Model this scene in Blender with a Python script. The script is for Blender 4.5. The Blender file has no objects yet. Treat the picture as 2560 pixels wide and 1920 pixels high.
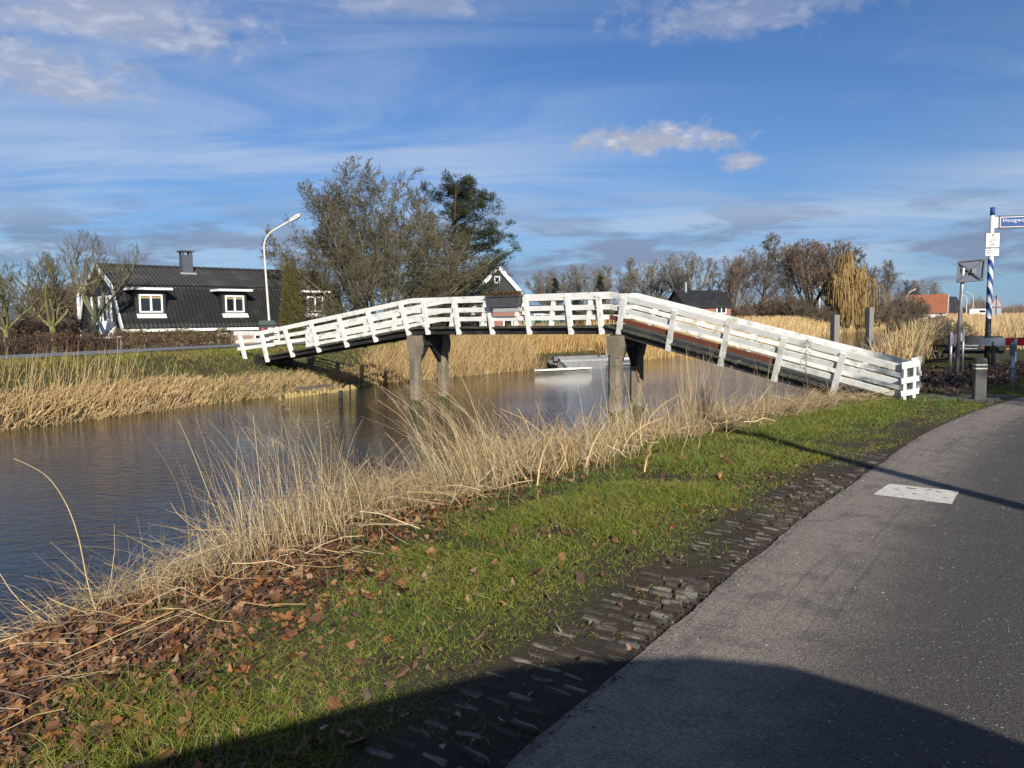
import bpy, math, random
import numpy as np
from mathutils import Vector, Matrix
rnd = random.Random(7)
RG = np.random.default_rng(11)
SC = bpy.context.scene
COL = SC.collection

# ------------------------------------------------------------------ camera, sky, sun, exposure
F_PX, PITCH, ROLL, EYE = 1923.0, .0828, .0129, 1.6
_cp, _sp = math.cos(PITCH), math.sin(PITCH)
_F = np.array([0, _cp, -_sp]); _R = np.array([1., 0, 0]); _U = np.array([0, _sp, _cp])
_c, _s = math.cos(ROLL), math.sin(ROLL)
_R, _U = _c*_R - _s*_U, _s*_R + _c*_U
_C = np.array([0, 0, EYE])
def ray(x, y): return _F + _R*(x-1280)/F_PX - _U*(y-960)/F_PX
def G(x, y, z):
    """photo pixel -> point on the horizontal plane z"""
    d = ray(x, y); return _C + d*((z-EYE)/d[2])
def AT(x, y, Y):
    """photo pixel -> point at forward distance Y"""
    d = ray(x, y); return _C + d*(Y/d[1])

cam = bpy.data.cameras.new('camera'); camo = bpy.data.objects.new('camera', cam); COL.objects.link(camo)
cam.sensor_width = 36; cam.lens = 36*F_PX/2560; cam.clip_start = .05; cam.clip_end = 6000
_m = Matrix(((_R[0], _U[0], -_F[0], 0), (_R[1], _U[1], -_F[1], 0), (_R[2], _U[2], -_F[2], EYE), (0, 0, 0, 1)))
camo.matrix_world = _m
SC.camera = camo
SC.render.resolution_x, SC.render.resolution_y = 1024, 768
SC.view_settings.view_transform = 'Standard'; SC.view_settings.look = 'None'
SC.view_settings.gamma = 1; SC.view_settings.exposure = 0.62; SC.view_settings.use_curve_mapping = False

SUN_EL = math.radians(26)
SUN_H = np.array([-.237, .97]); SUN_H = SUN_H/np.linalg.norm(SUN_H)
ldir = Vector((SUN_H[0]*math.cos(SUN_EL), SUN_H[1]*math.cos(SUN_EL), -math.sin(SUN_EL)))
sl = bpy.data.lights.new('sun', 'SUN'); sl.energy = 5.0; sl.angle = math.radians(.53); sl.color = (1, .93, .82)
so = bpy.data.objects.new('sun', sl); COL.objects.link(so); so.rotation_euler = ldir.to_track_quat('-Z', 'Y').to_euler()

class NT:
    """tiny node-tree helper"""
    def __init__(s, tree): s.t = tree; s.n = tree.nodes; s.l = tree.links
    def new(s, typ, **kw):
        nd = s.n.new(typ)
        for k, v in kw.items():
            if k in ('operation', 'blend_type', 'data_type', 'noise_dimensions', 'attribute_name', 'sky_type', 'interpolation_type', 'clamp', 'feature', 'distance', 'wave_type', 'bands_direction'):
                setattr(nd, k, v)
        return nd
    def link(s, a, b): s.l.new(a, b)
    def val(s, sock, v):
        if isinstance(v, bpy.types.NodeSocket): s.l.new(v, sock)
        elif v is not None: sock.default_value = v
    def math(s, op, a, b=None, c=None, clamp=False):
        nd = s.n.new('ShaderNodeMath'); nd.operation = op; nd.use_clamp = clamp
        s.val(nd.inputs[0], a)
        if b is not None: s.val(nd.inputs[1], b)
        if c is not None: s.val(nd.inputs[2], c)
        return nd.outputs[0]
    def vmath(s, op, a, b=None):
        nd = s.n.new('ShaderNodeVectorMath'); nd.operation = op
        s.val(nd.inputs[0], a)
        if b is not None: s.val(nd.inputs[1], b)
        return nd.outputs['Value'] if op in ('DOT_PRODUCT', 'LENGTH', 'DISTANCE') else nd.outputs[0]
    def mix(s, f, a, b, mode='MIX'):
        nd = s.n.new('ShaderNodeMix'); nd.data_type = 'RGBA'; nd.blend_type = mode; nd.clamp_factor = True
        s.val(nd.inputs[0], f); s.val(nd.inputs[6], a); s.val(nd.inputs[7], b); return nd.outputs[2]
    def noise(s, vec, scale, detail=3, rough=.55, dist=0., out=0):
        nd = s.n.new('ShaderNodeTexNoise'); nd.inputs['Scale'].default_value = scale
        nd.inputs['Detail'].default_value = detail; nd.inputs['Roughness'].default_value = rough
        nd.inputs['Distortion'].default_value = dist
        if vec is not None: s.l.new(vec, nd.inputs['Vector'])
        return nd.outputs[out]
    def ramp(s, v, lo, hi):
        nd = s.n.new('ShaderNodeMapRange'); nd.interpolation_type = 'SMOOTHSTEP'
        s.val(nd.inputs[0], v); nd.inputs[1].default_value = lo; nd.inputs[2].default_value = hi
        nd.inputs[3].default_value = 0; nd.inputs[4].default_value = 1; return nd.outputs[0]
    def mapping(s, vec, scale=(1, 1, 1), rot=(0, 0, 0), loc=(0, 0, 0)):
        nd = s.n.new('ShaderNodeMapping'); s.l.new(vec, nd.inputs[0])
        nd.inputs['Scale'].default_value = scale; nd.inputs['Rotation'].default_value = rot; nd.inputs['Location'].default_value = loc
        return nd.outputs[0]

world = bpy.data.worlds.new('World'); SC.world = world; world.use_nodes = True
def build_sky():
    t = NT(world.node_tree); t.n.clear()
    out = t.n.new('ShaderNodeOutputWorld'); bg = t.n.new('ShaderNodeBackground'); t.link(bg.outputs[0], out.inputs[0])
    sky = t.n.new('ShaderNodeTexSky'); sky.sky_type = 'NISHITA'; sky.sun_disc = False
    sky.sun_elevation = SUN_EL; sky.sun_rotation = math.atan2(-SUN_H[0], -SUN_H[1])
    sky.altitude = 0; sky.air_density = 1.0; sky.dust_density = .25; sky.ozone_density = 3.0
    tc = t.n.new('ShaderNodeTexCoord'); d = t.vmath('NORMALIZE', tc.outputs['Generated'])
    sep = t.n.new('ShaderNodeSeparateXYZ'); t.link(d, sep.inputs[0])
    z = t.math('MAXIMUM', sep.outputs[2], .0)
    # high thin cirrus: a flat layer seen from below
    zz = t.math('ADD', z, .12)
    cmb = t.n.new('ShaderNodeCombineXYZ')
    t.link(t.math('DIVIDE', sep.outputs[0], zz), cmb.inputs[0]); t.link(t.math('DIVIDE', sep.outputs[1], zz), cmb.inputs[1])
    lay = cmb.outputs[0]
    cm = t.mapping(lay, (.42, 1.5, 1), (0, 0, math.radians(-14)), (3.7, 1.3, 0))
    ci = t.ramp(t.noise(cm, 1.0, 7, .60, .8), .34, .66)
    big = t.ramp(t.noise(t.mapping(lay, (.35, .35, 1), (0, 0, 0), (9.1, 2.2, 0)), 1, 2, .5), .30, .58)
    cirrus = t.math('MULTIPLY', t.math('MULTIPLY', ci, big), .50)
    cm2 = t.mapping(lay, (.9, .9, 1), (0, 0, math.radians(28)), (1.7, 5.3, 0))
    puff = t.math('MULTIPLY', t.ramp(t.noise(cm2, 1.15, 8, .6, .5), .57, .78), .85)
    # low flat clouds: noise on direction, squashed vertically
    lo = t.mapping(d, (6.4, 6.4, 30), (0, 0, 0), (2.9, .4, 1.1))
    lown = t.noise(lo, 1, 6, .58, .25)
    band = t.math('MULTIPLY', t.ramp(z, .006, .03), t.math('SUBTRACT', 1, t.ramp(z, .08, .17)))
    low = t.math('MULTIPLY', t.ramp(lown, .47, .60), band)
    # single small cumulus clouds
    cum = None; cumw = t.noise(t.mapping(d, (30, 30, 42)), 1, 6, .62)
    for (px, py, wx, wy, amp) in ((1640, 352, 205, 46, 1.), (1865, 412, 62, 26, .8), (90, 185, 250, 75, .65), (330, 60, 330, 85, .6), (1850, 40, 300, 70, .45), (1040, 10, 200, 50, .4)):
        c = ray(px, py); c = c/np.linalg.norm(c); rx = np.cross(c, (0, 0, 1)); rx /= np.linalg.norm(rx); uy = np.cross(rx, c)
        a = t.math('MULTIPLY', t.vmath('DOT_PRODUCT', d, tuple(rx)), F_PX/wx)
        b = t.math('MULTIPLY', t.vmath('DOT_PRODUCT', d, tuple(uy)), F_PX/wy)
        # flat base, domed top
        b = t.math('MULTIPLY', b, t.math('ADD', 1.0, t.math('MULTIPLY', t.math('LESS_THAN', b, 0.), .5)))
        r = t.math('SQRT', t.math('ADD', t.math('MULTIPLY', a, a), t.math('MULTIPLY', b, b)))
        r = t.math('ADD', r, t.math('MULTIPLY', t.math('SUBTRACT', cumw, .5), 2.4))
        m = t.math('MULTIPLY', t.math('SUBTRACT', 1, t.ramp(r, .30, 1.1)), amp)
        m = t.math('MULTIPLY', m, t.math('GREATER_THAN', t.vmath('DOT_PRODUCT', d, tuple(c)), .5))
        cum = m if cum is None else t.math('MAXIMUM', cum, m)
    k = 12.5
    def C(r, g, b): return (r*k, g*k, b*k, 1)
    base = t.mix(1, sky.outputs[0], (.55, .83, 1.20, 1), 'MULTIPLY')
    hz = t.math('SUBTRACT', 1, t.ramp(z, .0, .36))
    base = t.mix(t.math('MULTIPLY', hz, .50), base, C(.22, .355, .57))
    col = t.mix(cirrus, base, C(.56, .62, .73))
    hi = t.ramp(z, .28, .50)
    col = t.mix(t.math('MULTIPLY', puff, t.math('ADD', .22, t.math('MULTIPLY', hi, .6))), col, C(.55, .57, .67))
    col = t.mix(t.math('MULTIPLY', low, .75), col, C(.19, .23, .34))
    lit = t.math('MULTIPLY', t.ramp(t.noise(t.mapping(d, (24, 24, 60)), 1, 4, .6), .45, .7), 1)
    col = t.mix(t.math('MULTIPLY', cum, .88), col, t.mix(lit, C(.40, .42, .50), C(.66, .65, .68)))
    t.link(col, bg.inputs[0]); bg.inputs[1].default_value = .056
build_sky()

# ------------------------------------------------------------------ materials
MATS = {}
def mat(name, color, rough=.75, var=.25, scale=4., bump=0., bscale=None, attr=False, trans=0., metal=0., spec=.5, color2=None, c2scale=2., c2lo=.45, c2hi=.65, stretch=(1, 1, 1), coat=0.):
    if name in MATS: return MATS[name]
    m = bpy.data.materials.new(name); m.use_nodes = True; MATS[name] = m
    t = NT(m.node_tree); b = m.node_tree.nodes['Principled BSDF']
    tc = t.n.new('ShaderNodeTexCoord'); vec = tc.outputs['Object']
    if stretch != (1, 1, 1): vec = t.mapping(vec, stretch)
    base = (*color, 1)
    if attr:
        at = t.new('ShaderNodeAttribute', attribute_name='tint'); base = t.mix(1, at.outputs['Color'], base, 'MULTIPLY')
    if color2 is not None:
        f = t.ramp(t.noise(vec, c2scale, 5, .62), c2lo, c2hi)
        base = t.mix(f, base, (*color2, 1))
    if var:
        n = t.noise(vec, scale, 4, .6)
        g = t.math('ADD', 1-var, t.math('MULTIPLY', n, 2*var))
        cc = t.n.new('ShaderNodeCombineXYZ')
        for i in range(3): t.link(g, cc.inputs[i])
        base = t.mix(1, base, cc.outputs[0], 'MULTIPLY')
    t.val(b.inputs['Base Color'], base)
    b.inputs['Roughness'].default_value = rough; b.inputs['Metallic'].default_value = metal
    b.inputs['Specular IOR Level'].default_value = spec
    if coat: b.inputs['Coat Weight'].default_value = coat
    if bump:
        bn = t.n.new('ShaderNodeBump'); bn.inputs['Strength'].default_value = bump; bn.inputs['Distance'].default_value = .02
        t.link(t.noise(vec, bscale or scale*3, 5, .65), bn.inputs['Height']); t.link(bn.outputs[0], b.inputs['Normal'])
    if trans:
        tr = t.n.new('ShaderNodeBsdfTranslucent'); t.val(tr.inputs[0], base)
        mx = t.n.new('ShaderNodeMixShader'); mx.inputs[0].default_value = trans
        o = [n for n in t.n if n.type == 'OUTPUT_MATERIAL'][0]
        t.link(b.outputs[0], mx.inputs[1]); t.link(tr.outputs[0], mx.inputs[2]); t.link(mx.outputs[0], o.inputs[0])
    return m

mat('white_paint', (.70, .69, .66), .6, .12, 3, .2, 30, color2=(.36, .36, .28), c2scale=6, c2lo=.52, c2hi=.74)
mat('shaded_white_paint', (.56, .56, .535), .6, .14, 3, .2, 30, color2=(.30, .30, .23), c2scale=4, c2lo=.47, c2hi=.74)  # greyer copy of white_paint: dappled shade put into the colour, plus stains
mat('brown_board', (.12, .04, .022), .6, .2, 6, .1)
mat('black_tar_wood', (.014, .013, .012), .6, .4, 6, .3, 25, color2=(.035, .035, .022), c2scale=3, c2lo=.5, c2hi=.75)
mat('deck_wood', (.036, .031, .026), .8, .4, 5, .5, 30, color2=(.05, .055, .03), c2scale=2.5)
mat('concrete_pile', (.17, .14, .10), .9, .25, 4, .6, 25, color2=(.11, .10, .07), c2scale=2.5, c2lo=.42, c2hi=.62)
mat('moss', (.05, .06, .015), .95, .4, 12, .5)
mat('trim_white', (.78, .78, .76), .5, .05, 2)
mat('trim_weathered', (.70, .70, .67), .6, .1, 3, color2=(.35, .36, .2), c2scale=2.2, c2lo=.5, c2hi=.72)
mat('roof_tile', (.013, .013, .014), .6, .45, 1.6, .2, 12, color2=(.032, .031, .029), c2scale=1.1, c2lo=.45, c2hi=.75)
mat('black_boards', (.018, .021, .022), .55, .2, 3, .1)
mat('glass', (.012, .014, .016), .04, 0, spec=.8)
mat('blind', (.32, .22, .11), .8, .1)
mat('zinc', (.09, .10, .11), .45, .15, 3, metal=.3)
mat('lead', (.30, .31, .32), .55, .15, 5)
mat('galvanised', (.36, .37, .38), .42, .18, 8, metal=.6)
mat('galv_dark', (.13, .14, .15), .5, .2, 8, metal=.3)
mat('lamp_post', (.52, .50, .42), .5, .1, 3, color2=(.45, .25, .10), c2scale=2, c2lo=.66, c2hi=.72)
mat('bin_body', (.035, .038, .042), .45, .1)
mat('bin_lid', (.012, .045, .025), .45, .1)
mat('red_paint', (.36, .010, .016), .5, .08)
mat('red_faded', (.30, .11, .09), .6, .1)
mat('blue_sign', (.001, .048, .19), .65, .04)
mat('blue_pole', (.004, .04, .17), .6, .1)
mat('sign_white', (.56, .57, .58), .4, .05)
mat('sign_print', (.03, .03, .03), .5, 0)
mat('sign_back', (.24, .25, .27), .5, .1)
mat('mirror_back', (.11, .13, .17), .5, .1)
mat('black_plain', (.012, .012, .013), .55, .15)
mat('orange_print', (.55, .16, .06), .5, .1)
mat('retro_band', (.75, .74, .58), .5, .05)
mat('bollard_wood', (.075, .072, .066), .8, .3, 3, .4, 20, stretch=(6, 6, 1))
mat('grey_timber', (.17, .16, .145), .85, .3, 3, .5, 20, stretch=(5, 5, 1))
mat('stake_wood', (.30, .23, .09), .8, .3, 9)
mat('old_board', (.10, .085, .07), .85, .3, 5, .3)
mat('aluminium', (.19, .20, .205), .5, .2, 2, metal=.55, color2=(.22, .22, .21), c2scale=1.4)
mat('board_white', (.78, .77, .68), .4, .05, 3, color2=(.62, .55, .16), c2scale=1.6, c2lo=.58, c2hi=.7)
mat('planter_plastic', (.055, .058, .062), .5, .15, 4)
mat('rust', (.10, .045, .02), .9, .3, 10)
mat('bark', (.12, .105, .075), .92, .35, 5, .5, 22, color2=(.10, .105, .045), c2scale=1.3, c2lo=.42, c2hi=.62)
mat('bark_moss', (.12, .11, .055), .92, .35, 6, .5, 22, color2=(.19, .19, .05), c2scale=2.2, c2lo=.45, c2hi=.62)
mat('pine_bark', (.05, .035, .025), .95, .3, 6)
mat('twig', (.12, .095, .065), .9, .25, 1.2)
mat('twig_green', (.105, .088, .048), .9, .3, .8)
mat('twig_dark', (.085, .062, .052), .9, .25, 1.2)
mat('twig_far', (.17, .145, .115), .9, .25, .25)
mat('twig_brown', (.14, .098, .07), .9, .25, .4)
mat('twig_willow', (.27, .18, .065), .8, .25, .5)
mat('needle', (.022, .032, .016), .7, 0, attr=True, trans=.15)
mat('leafy', (1, 1, 1), .65, 0, attr=True, trans=.25)
mat('straw', (1, 1, 1), .7, 0, attr=True, trans=.22)
mat('grass_blade', (1, 1, 1), .55, 0, attr=True, trans=.35, spec=.3)
mat('dead_leaf', (1, 1, 1), .6, .25, 60, attr=True, trans=.15)
mat('asphalt_far', (.135, .14, .148), .85, .1, 1)
mat('marking', (.52, .50, .44), .8, .22, 7, .3, 70, color2=(.20, .19, .17), c2scale=16, c2lo=.53, c2hi=.66)
def cobble_mat():
    m = bpy.data.materials.new('cobble'); m.use_nodes = True; MATS['cobble'] = m
    t = NT(m.node_tree); b = m.node_tree.nodes['Principled BSDF']
    oi = t.n.new('ShaderNodeObjectInfo'); v = t.vmath('ADD', t.n.new('ShaderNodeTexCoord').outputs['Object'], t.vmath('MULTIPLY', oi.outputs['Location'], (3.1, 5.3, 1)))
    pale = t.ramp(t.noise(t.mapping(v, (5, 26, 8)), 1, 5, .65), .45, .60)         # bare stone streaks showing through the soil
    pale = t.math('MULTIPLY', pale, t.ramp(oi.outputs['Random'], .05, .6))
    col = t.mix(pale, (.034, .027, .020, 1), (.165, .15, .125, 1))
    col = t.mix(t.math('MULTIPLY', t.ramp(t.noise(v, 60, 4, .7), .4, .7), .4), col, (.02, .016, .012, 1))
    t.link(col, b.inputs['Base Color']); b.inputs['Roughness'].default_value = .92
    bn = t.n.new('ShaderNodeBump'); bn.inputs['Strength'].default_value = .6; bn.inputs['Distance'].default_value = .006
    t.link(t.noise(v, 70, 4, .7), bn.inputs['Height']); t.link(bn.outputs[0], b.inputs['Normal'])
cobble_mat()
mat('paver', (.085, .075, .068), .85, .3, 6, .4, 30)
mat('green_sheet', (.10, .22, .15), .5, .15, 1)
mat('tarp_grey', (.10, .11, .125), .5, .1)
mat('orange_roof', (.24, .085, .04), .8, .25, .8)
mat('greenhouse', (.62, .66, .68), .3, .1, .5)
mat('van_paint', (.55, .56, .58), .3, .03, coat=.5)
mat('tyre', (.02, .02, .02), .85, .1)
mat('pebble', (.36, .34, .30), .8, .2, 9)

def brick_mat(name, c1, c2, mortar, sc):
    m = bpy.data.materials.new(name); m.use_nodes = True; MATS[name] = m
    t = NT(m.node_tree); b = m.node_tree.nodes['Principled BSDF']
    uv = t.n.new('ShaderNodeUVMap')
    br = t.n.new('ShaderNodeTexBrick'); t.link(uv.outputs[0], br.inputs['Vector'])
    br.inputs['Color1'].default_value = (*c1, 1); br.inputs['Color2'].default_value = (*c2, 1); br.inputs['Mortar'].default_value = (*mortar, 1)
    br.inputs['Scale'].default_value = sc; br.inputs['Brick Width'].default_value = .22; br.inputs['Row Height'].default_value = .068; br.inputs['Mortar Size'].default_value = .008
    n = t.noise(t.n.new('ShaderNodeTexCoord').outputs['Object'], 2., 4)
    t.link(t.mix(t.math('MULTIPLY', n, .5), br.outputs[0], (.10, .07, .055, 1)), b.inputs['Base Color']); b.inputs['Roughness'].default_value = .9
brick_mat('brick_pale', (.34, .22, .17), (.28, .17, .125), (.30, .28, .25), 1)
brick_mat('brick_red', (.30, .115, .07), (.24, .085, .055), (.26, .22, .19), 1)

def soil_mat():
    m = bpy.data.materials.new('ground_soil'); m.use_nodes = True; MATS['ground_soil'] = m
    t = NT(m.node_tree); b = m.node_tree.nodes['Principled BSDF']
    v = t.n.new('ShaderNodeTexCoord').outputs['Object']
    at = t.new('ShaderNodeAttribute', attribute_name='tint')
    n1 = t.noise(v, 1.1, 6, .62); n2 = t.noise(v, 26, 5, .7)
    col = t.mix(t.ramp(n1, .40, .62), at.outputs['Color'], (.055, .042, .028, 1))
    col = t.mix(t.math('MULTIPLY', t.ramp(n2, .35, .7), .55), col, (.022, .018, .013, 1))
    t.link(col, b.inputs['Base Color']); b.inputs['Roughness'].default_value = .95; b.inputs['Specular IOR Level'].default_value = .2
    bn = t.n.new('ShaderNodeBump'); bn.inputs['Strength'].default_value = .8; bn.inputs['Distance'].default_value = .03
    t.link(n2, bn.inputs['Height']); t.link(bn.outputs[0], b.inputs['Normal'])
soil_mat()

def asphalt_mat():
    m = bpy.data.materials.new('asphalt'); m.use_nodes = True; MATS['asphalt'] = m
    t = NT(m.node_tree); b = m.node_tree.nodes['Principled BSDF']
    uv = t.n.new('ShaderNodeUVMap').outputs[0]        # u across the road from its left edge, v along, metres
    sep = t.n.new('ShaderNodeSeparateXYZ'); t.link(uv, sep.inputs[0])
    v = t.n.new('ShaderNodeTexCoord').outputs['Object']
    col = (.082, .073, .064, 1)
    # pale dust along the edge, two darker tyre-polished lanes
    wob = t.math('MULTIPLY', t.math('SUBTRACT', t.noise(v, 2.2, 5, .6), .5), .5)
    u = t.math('ADD', sep.outputs[0], wob)
    dust = t.math('SUBTRACT', 1, t.ramp(u, .35, 1.0))
    col = t.mix(t.math('MULTIPLY', dust, .9), col, (.195, .168, .138, 1))
    lane = t.math('SUBTRACT', 1, t.ramp(t.math('ABSOLUTE', t.math('SUBTRACT', u, 1.5)), .1, .75))
    col = t.mix(t.math('MULTIPLY', lane, .75), col, (.046, .041, .036, 1))
    # fine tyre scuffs along the road
    st = t.noise(t.mapping(uv, (16, .22, 1)), 1, 4, .6)
    stm = t.math('MULTIPLY', t.ramp(st, .52, .64), t.ramp(t.noise(t.mapping(uv, (1.2, .35, 1), (0, 0, 0), (4, 7, 0)), 1, 2), .36, .54))
    col = t.mix(t.math('MULTIPLY', stm, .42), col, (.050, .046, .042, 1))
    pt = t.ramp(t.noise(v, 3.4, 6, .68), .46, .66)
    col = t.mix(t.math('MULTIPLY', pt, .5), col, (.055, .05, .046, 1))
    # aggregate
    vo = t.n.new('ShaderNodeTexVoronoi'); vo.inputs['Scale'].default_value = 115; t.link(v, vo.inputs['Vector'])
    sp = t.n.new('ShaderNodeSeparateColor'); t.link(vo.outputs['Color'], sp.inputs[0])
    g = t.math('ADD', .66, t.math('MULTIPLY', sp.outputs[0], .68)); cc = t.n.new('ShaderNodeCombineXYZ')
    for i in range(3): t.link(g, cc.inputs[i])
    col = t.mix(1, col, cc.outputs[0], 'MULTIPLY')
    col = t.mix(t.math('GREATER_THAN', sp.outputs[1], .99), col, (.22, .21, .19, 1))
    t.link(col, b.inputs['Base Color']); b.inputs['Roughness'].default_value = .85; b.inputs['Specular IOR Level'].default_value = .35
    bn = t.n.new('ShaderNodeBump'); bn.inputs['Strength'].default_value = .55; bn.inputs['Distance'].default_value = .006
    t.link(vo.outputs['Distance'], bn.inputs['Height']); t.link(bn.outputs[0], b.inputs['Normal'])
asphalt_mat()

def water_mat():
    m = bpy.data.materials.new('canal_water'); m.use_nodes = True; MATS['canal_water'] = m
    t = NT(m.node_tree); b = m.node_tree.nodes['Principled BSDF']
    b.inputs['Base Color'].default_value = (.004, .0038, .003, 1); b.inputs['Roughness'].default_value = .03; b.inputs['IOR'].default_value = 1.333
    v = t.n.new('ShaderNodeTexCoord').outputs['Object']
    a = t.noise(t.mapping(v, (1.0, 2.1, 1), (0, 0, math.radians(25))), 4.2, 3, .55, .3)
    c = t.noise(t.mapping(v, (1, 1.7, 1), (0, 0, math.radians(-20))), 11, 3, .6)
    h = t.math('ADD', t.math('MULTIPLY', a, 1.0), t.math('MULTIPLY', c, .34))
    gust = t.math('ADD', .45, t.math('MULTIPLY', t.ramp(t.noise(v, .22, 3, .5), .35, .65), .75))
    bn = t.n.new('ShaderNodeBump'); bn.inputs['Distance'].default_value = .06
    t.link(t.math('MULTIPLY', gust, .38), bn.inputs['Strength'])
    t.link(h, bn.inputs['Height']); t.link(bn.outputs[0], b.inputs['Normal'])
water_mat()

# ------------------------------------------------------------------ mesh helpers
def link(o, parent=None):
    COL.objects.link(o)
    if parent is not None: o.parent = parent
    return o
def tag(o, label=None, cat=None, group=None, kind=None):
    if label: o['label'] = label
    if cat: o['category'] = cat
    if group: o['group'] = group
    if kind: o['kind'] = kind
    return o
def thing(name, label, cat, loc=(0, 0, 0), rz=0, group=None):
    o = bpy.data.objects.new(name, None); COL.objects.link(o); o.location = loc; o.rotation_euler = (0, 0, rz)
    o.empty_display_size = .2
    return tag(o, label, cat, group)
def np_mesh(name, V, faces, material, tint=None, uv=None, smooth=False):
    """V (n,3); faces: list of int arrays (m,3) or (m,4); tint (n,3) per vertex"""
    me = bpy.data.meshes.new(name)
    V = np.ascontiguousarray(V, np.float32); faces = [np.asarray(f, np.int32) for f in faces if len(f)]
    me.vertices.add(len(V)); me.vertices.foreach_set('co', V.ravel())
    nl = sum(f.size for f in faces); npoly = sum(len(f) for f in faces)
    me.loops.add(nl); me.polygons.add(npoly)
    me.loops.foreach_set('vertex_index', np.concatenate([f.ravel() for f in faces]))
    tot = np.concatenate([np.full(len(f), f.shape[1], np.int32) for f in faces])
    start = np.concatenate([[0], np.cumsum(tot)[:-1]]).astype(np.int32)
    me.polygons.foreach_set('loop_start', start)
    if smooth: me.polygons.foreach_set('use_smooth', np.ones(npoly, bool))
    me.update(calc_edges=True)
    if tint is not None:
        a = me.color_attributes.new('tint', 'FLOAT_COLOR', 'POINT')
        a.data.foreach_set('color', np.concatenate([np.asarray(tint, np.float32), np.ones((len(V), 1), np.float32)], 1).ravel())
    if uv is not None:
        u = me.uv_layers.new(name='UVMap'); idx = np.concatenate([f.ravel() for f in faces])
        u.data.foreach_set('uv', np.asarray(uv, np.float32)[idx].ravel())
    me.materials.append(MATS[material] if isinstance(material, str) else material)
    return me
def obj(name, me, parent=None): return link(bpy.data.objects.new(name, me), parent)

class MB:
    """collects boxes, prisms and tubes; build() links them as one mesh object"""
    def __init__(s): s.v = []; s.f = []; s.uv = None
    def _add(s, vs, fs):
        o = len(s.v); s.v += [tuple(map(float, p)) for p in vs]; s.f += [tuple(i+o for i in f) for f in fs]; return s
    def box(s, c, half, ax=None):
        c = np.asarray(c, float); A = np.eye(3) if ax is None else np.asarray(ax, float)
        vs = [c + A[0]*half[0]*a + A[1]*half[1]*b + A[2]*half[2]*d for a in (-1, 1) for b in (-1, 1) for d in (-1, 1)]
        return s._add(vs, [(0, 1, 3, 2), (4, 6, 7, 5), (0, 4, 5, 1), (2, 3, 7, 6), (0, 2, 6, 4), (1, 5, 7, 3)])
    def beam(s, p0, p1, w, h, up=(0, 0, 1), side=None):
        p0 = np.asarray(p0, float); p1 = np.asarray(p1, float); d = p1-p0; L = np.linalg.norm(d); d = d/L
        sd = np.cross(d, up) if side is None else np.asarray(side, float); sd = sd/np.linalg.norm(sd); u = np.cross(sd, d)
        return s.box((p0+p1)/2, (L/2, w/2, h/2), (d, sd, u))
    def prism(s, poly, p0, ex, ey, ez, depth):
        """polygon (a,b) in the plane ex,ey at p0, extruded along ez by depth"""
        p0, ex, ey, ez = (np.asarray(q, float) for q in (p0, ex, ey, ez)); n = len(poly)
        vs = [p0+ex*a+ey*b for a, b in poly] + [p0+ex*a+ey*b+ez*depth for a, b in poly]
        return s._add(vs, [tuple(range(n))[::-1], tuple(range(n, 2*n))] + [(i, (i+1) % n, n+(i+1) % n, n+i) for i in range(n)])
    def tube(s, pts, rad, n=8, caps=True):
        pts = [np.asarray(p, float) for p in pts]; K = len(pts)
        if not hasattr(rad, '__len__'): rad = [rad]*K
        vs = []; ref = np.array([.31, .87, .38])
        for i in range(K):
            d = pts[min(i+1, K-1)]-pts[max(i-1, 0)]; d = d/(np.linalg.norm(d)+1e-9)
            a = np.cross(d, ref); a /= np.linalg.norm(a); b = np.cross(d, a)
            vs += [pts[i]+rad[i]*(a*math.cos(2*math.pi*j/n)+b*math.sin(2*math.pi*j/n)) for j in range(n)]
        fs = [(i*n+j, i*n+(j+1) % n, (i+1)*n+(j+1) % n, (i+1)*n+j) for i in range(K-1) for j in range(n)]
        if caps: fs += [tuple(range(n))[::-1], tuple(range((K-1)*n, K*n))]
        return s._add(vs, fs)
    def quad(s, a, b, c, d): return s._add([a, b, c, d], [(0, 1, 2, 3)])
    def mesh(s, name, material, smooth=False, bevel=0):
        me = bpy.data.meshes.new(name); me.from_pydata(s.v, [], s.f)
        if smooth: me.polygons.foreach_set('use_smooth', [True]*len(s.f))
        me.materials.append(MATS[material]); me.update()
        if s.uv is not None:
            u = me.uv_layers.new(name='UVMap')
            for lp in me.loops: u.data[lp.index].uv = s.uv(s.v[lp.vertex_index])
        return me
    def build(s, name, material, parent=None, smooth=False):
        o = obj(name, s.mesh(name, material, smooth), parent)
        if parent is not None and (parent.location.length > 0 or parent.rotation_euler.z):
            pass
        return o
def wall_uv(ax, org):
    ax = np.asarray(ax, float); org = np.asarray(org, float)
    return lambda p: (float(np.dot(np.asarray(p)-org, ax)), float(p[2]))
def here(t, o):
    """geometry of child o was given in world coordinates: undo the parent's transform"""
    M = Matrix.Translation(t.location) @ Matrix.Rotation(t.rotation_euler.z, 4, 'Z')
    o.matrix_parent_inverse = M.inverted(); return o
def part(t, name, mb, material, smooth=False, label=None):
    o = mb.build(name, material, None, smooth); o.parent = t
    if t.type == 'EMPTY': here(t, o)
    else: pass
    if label: o['label'] = label
    return o
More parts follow.
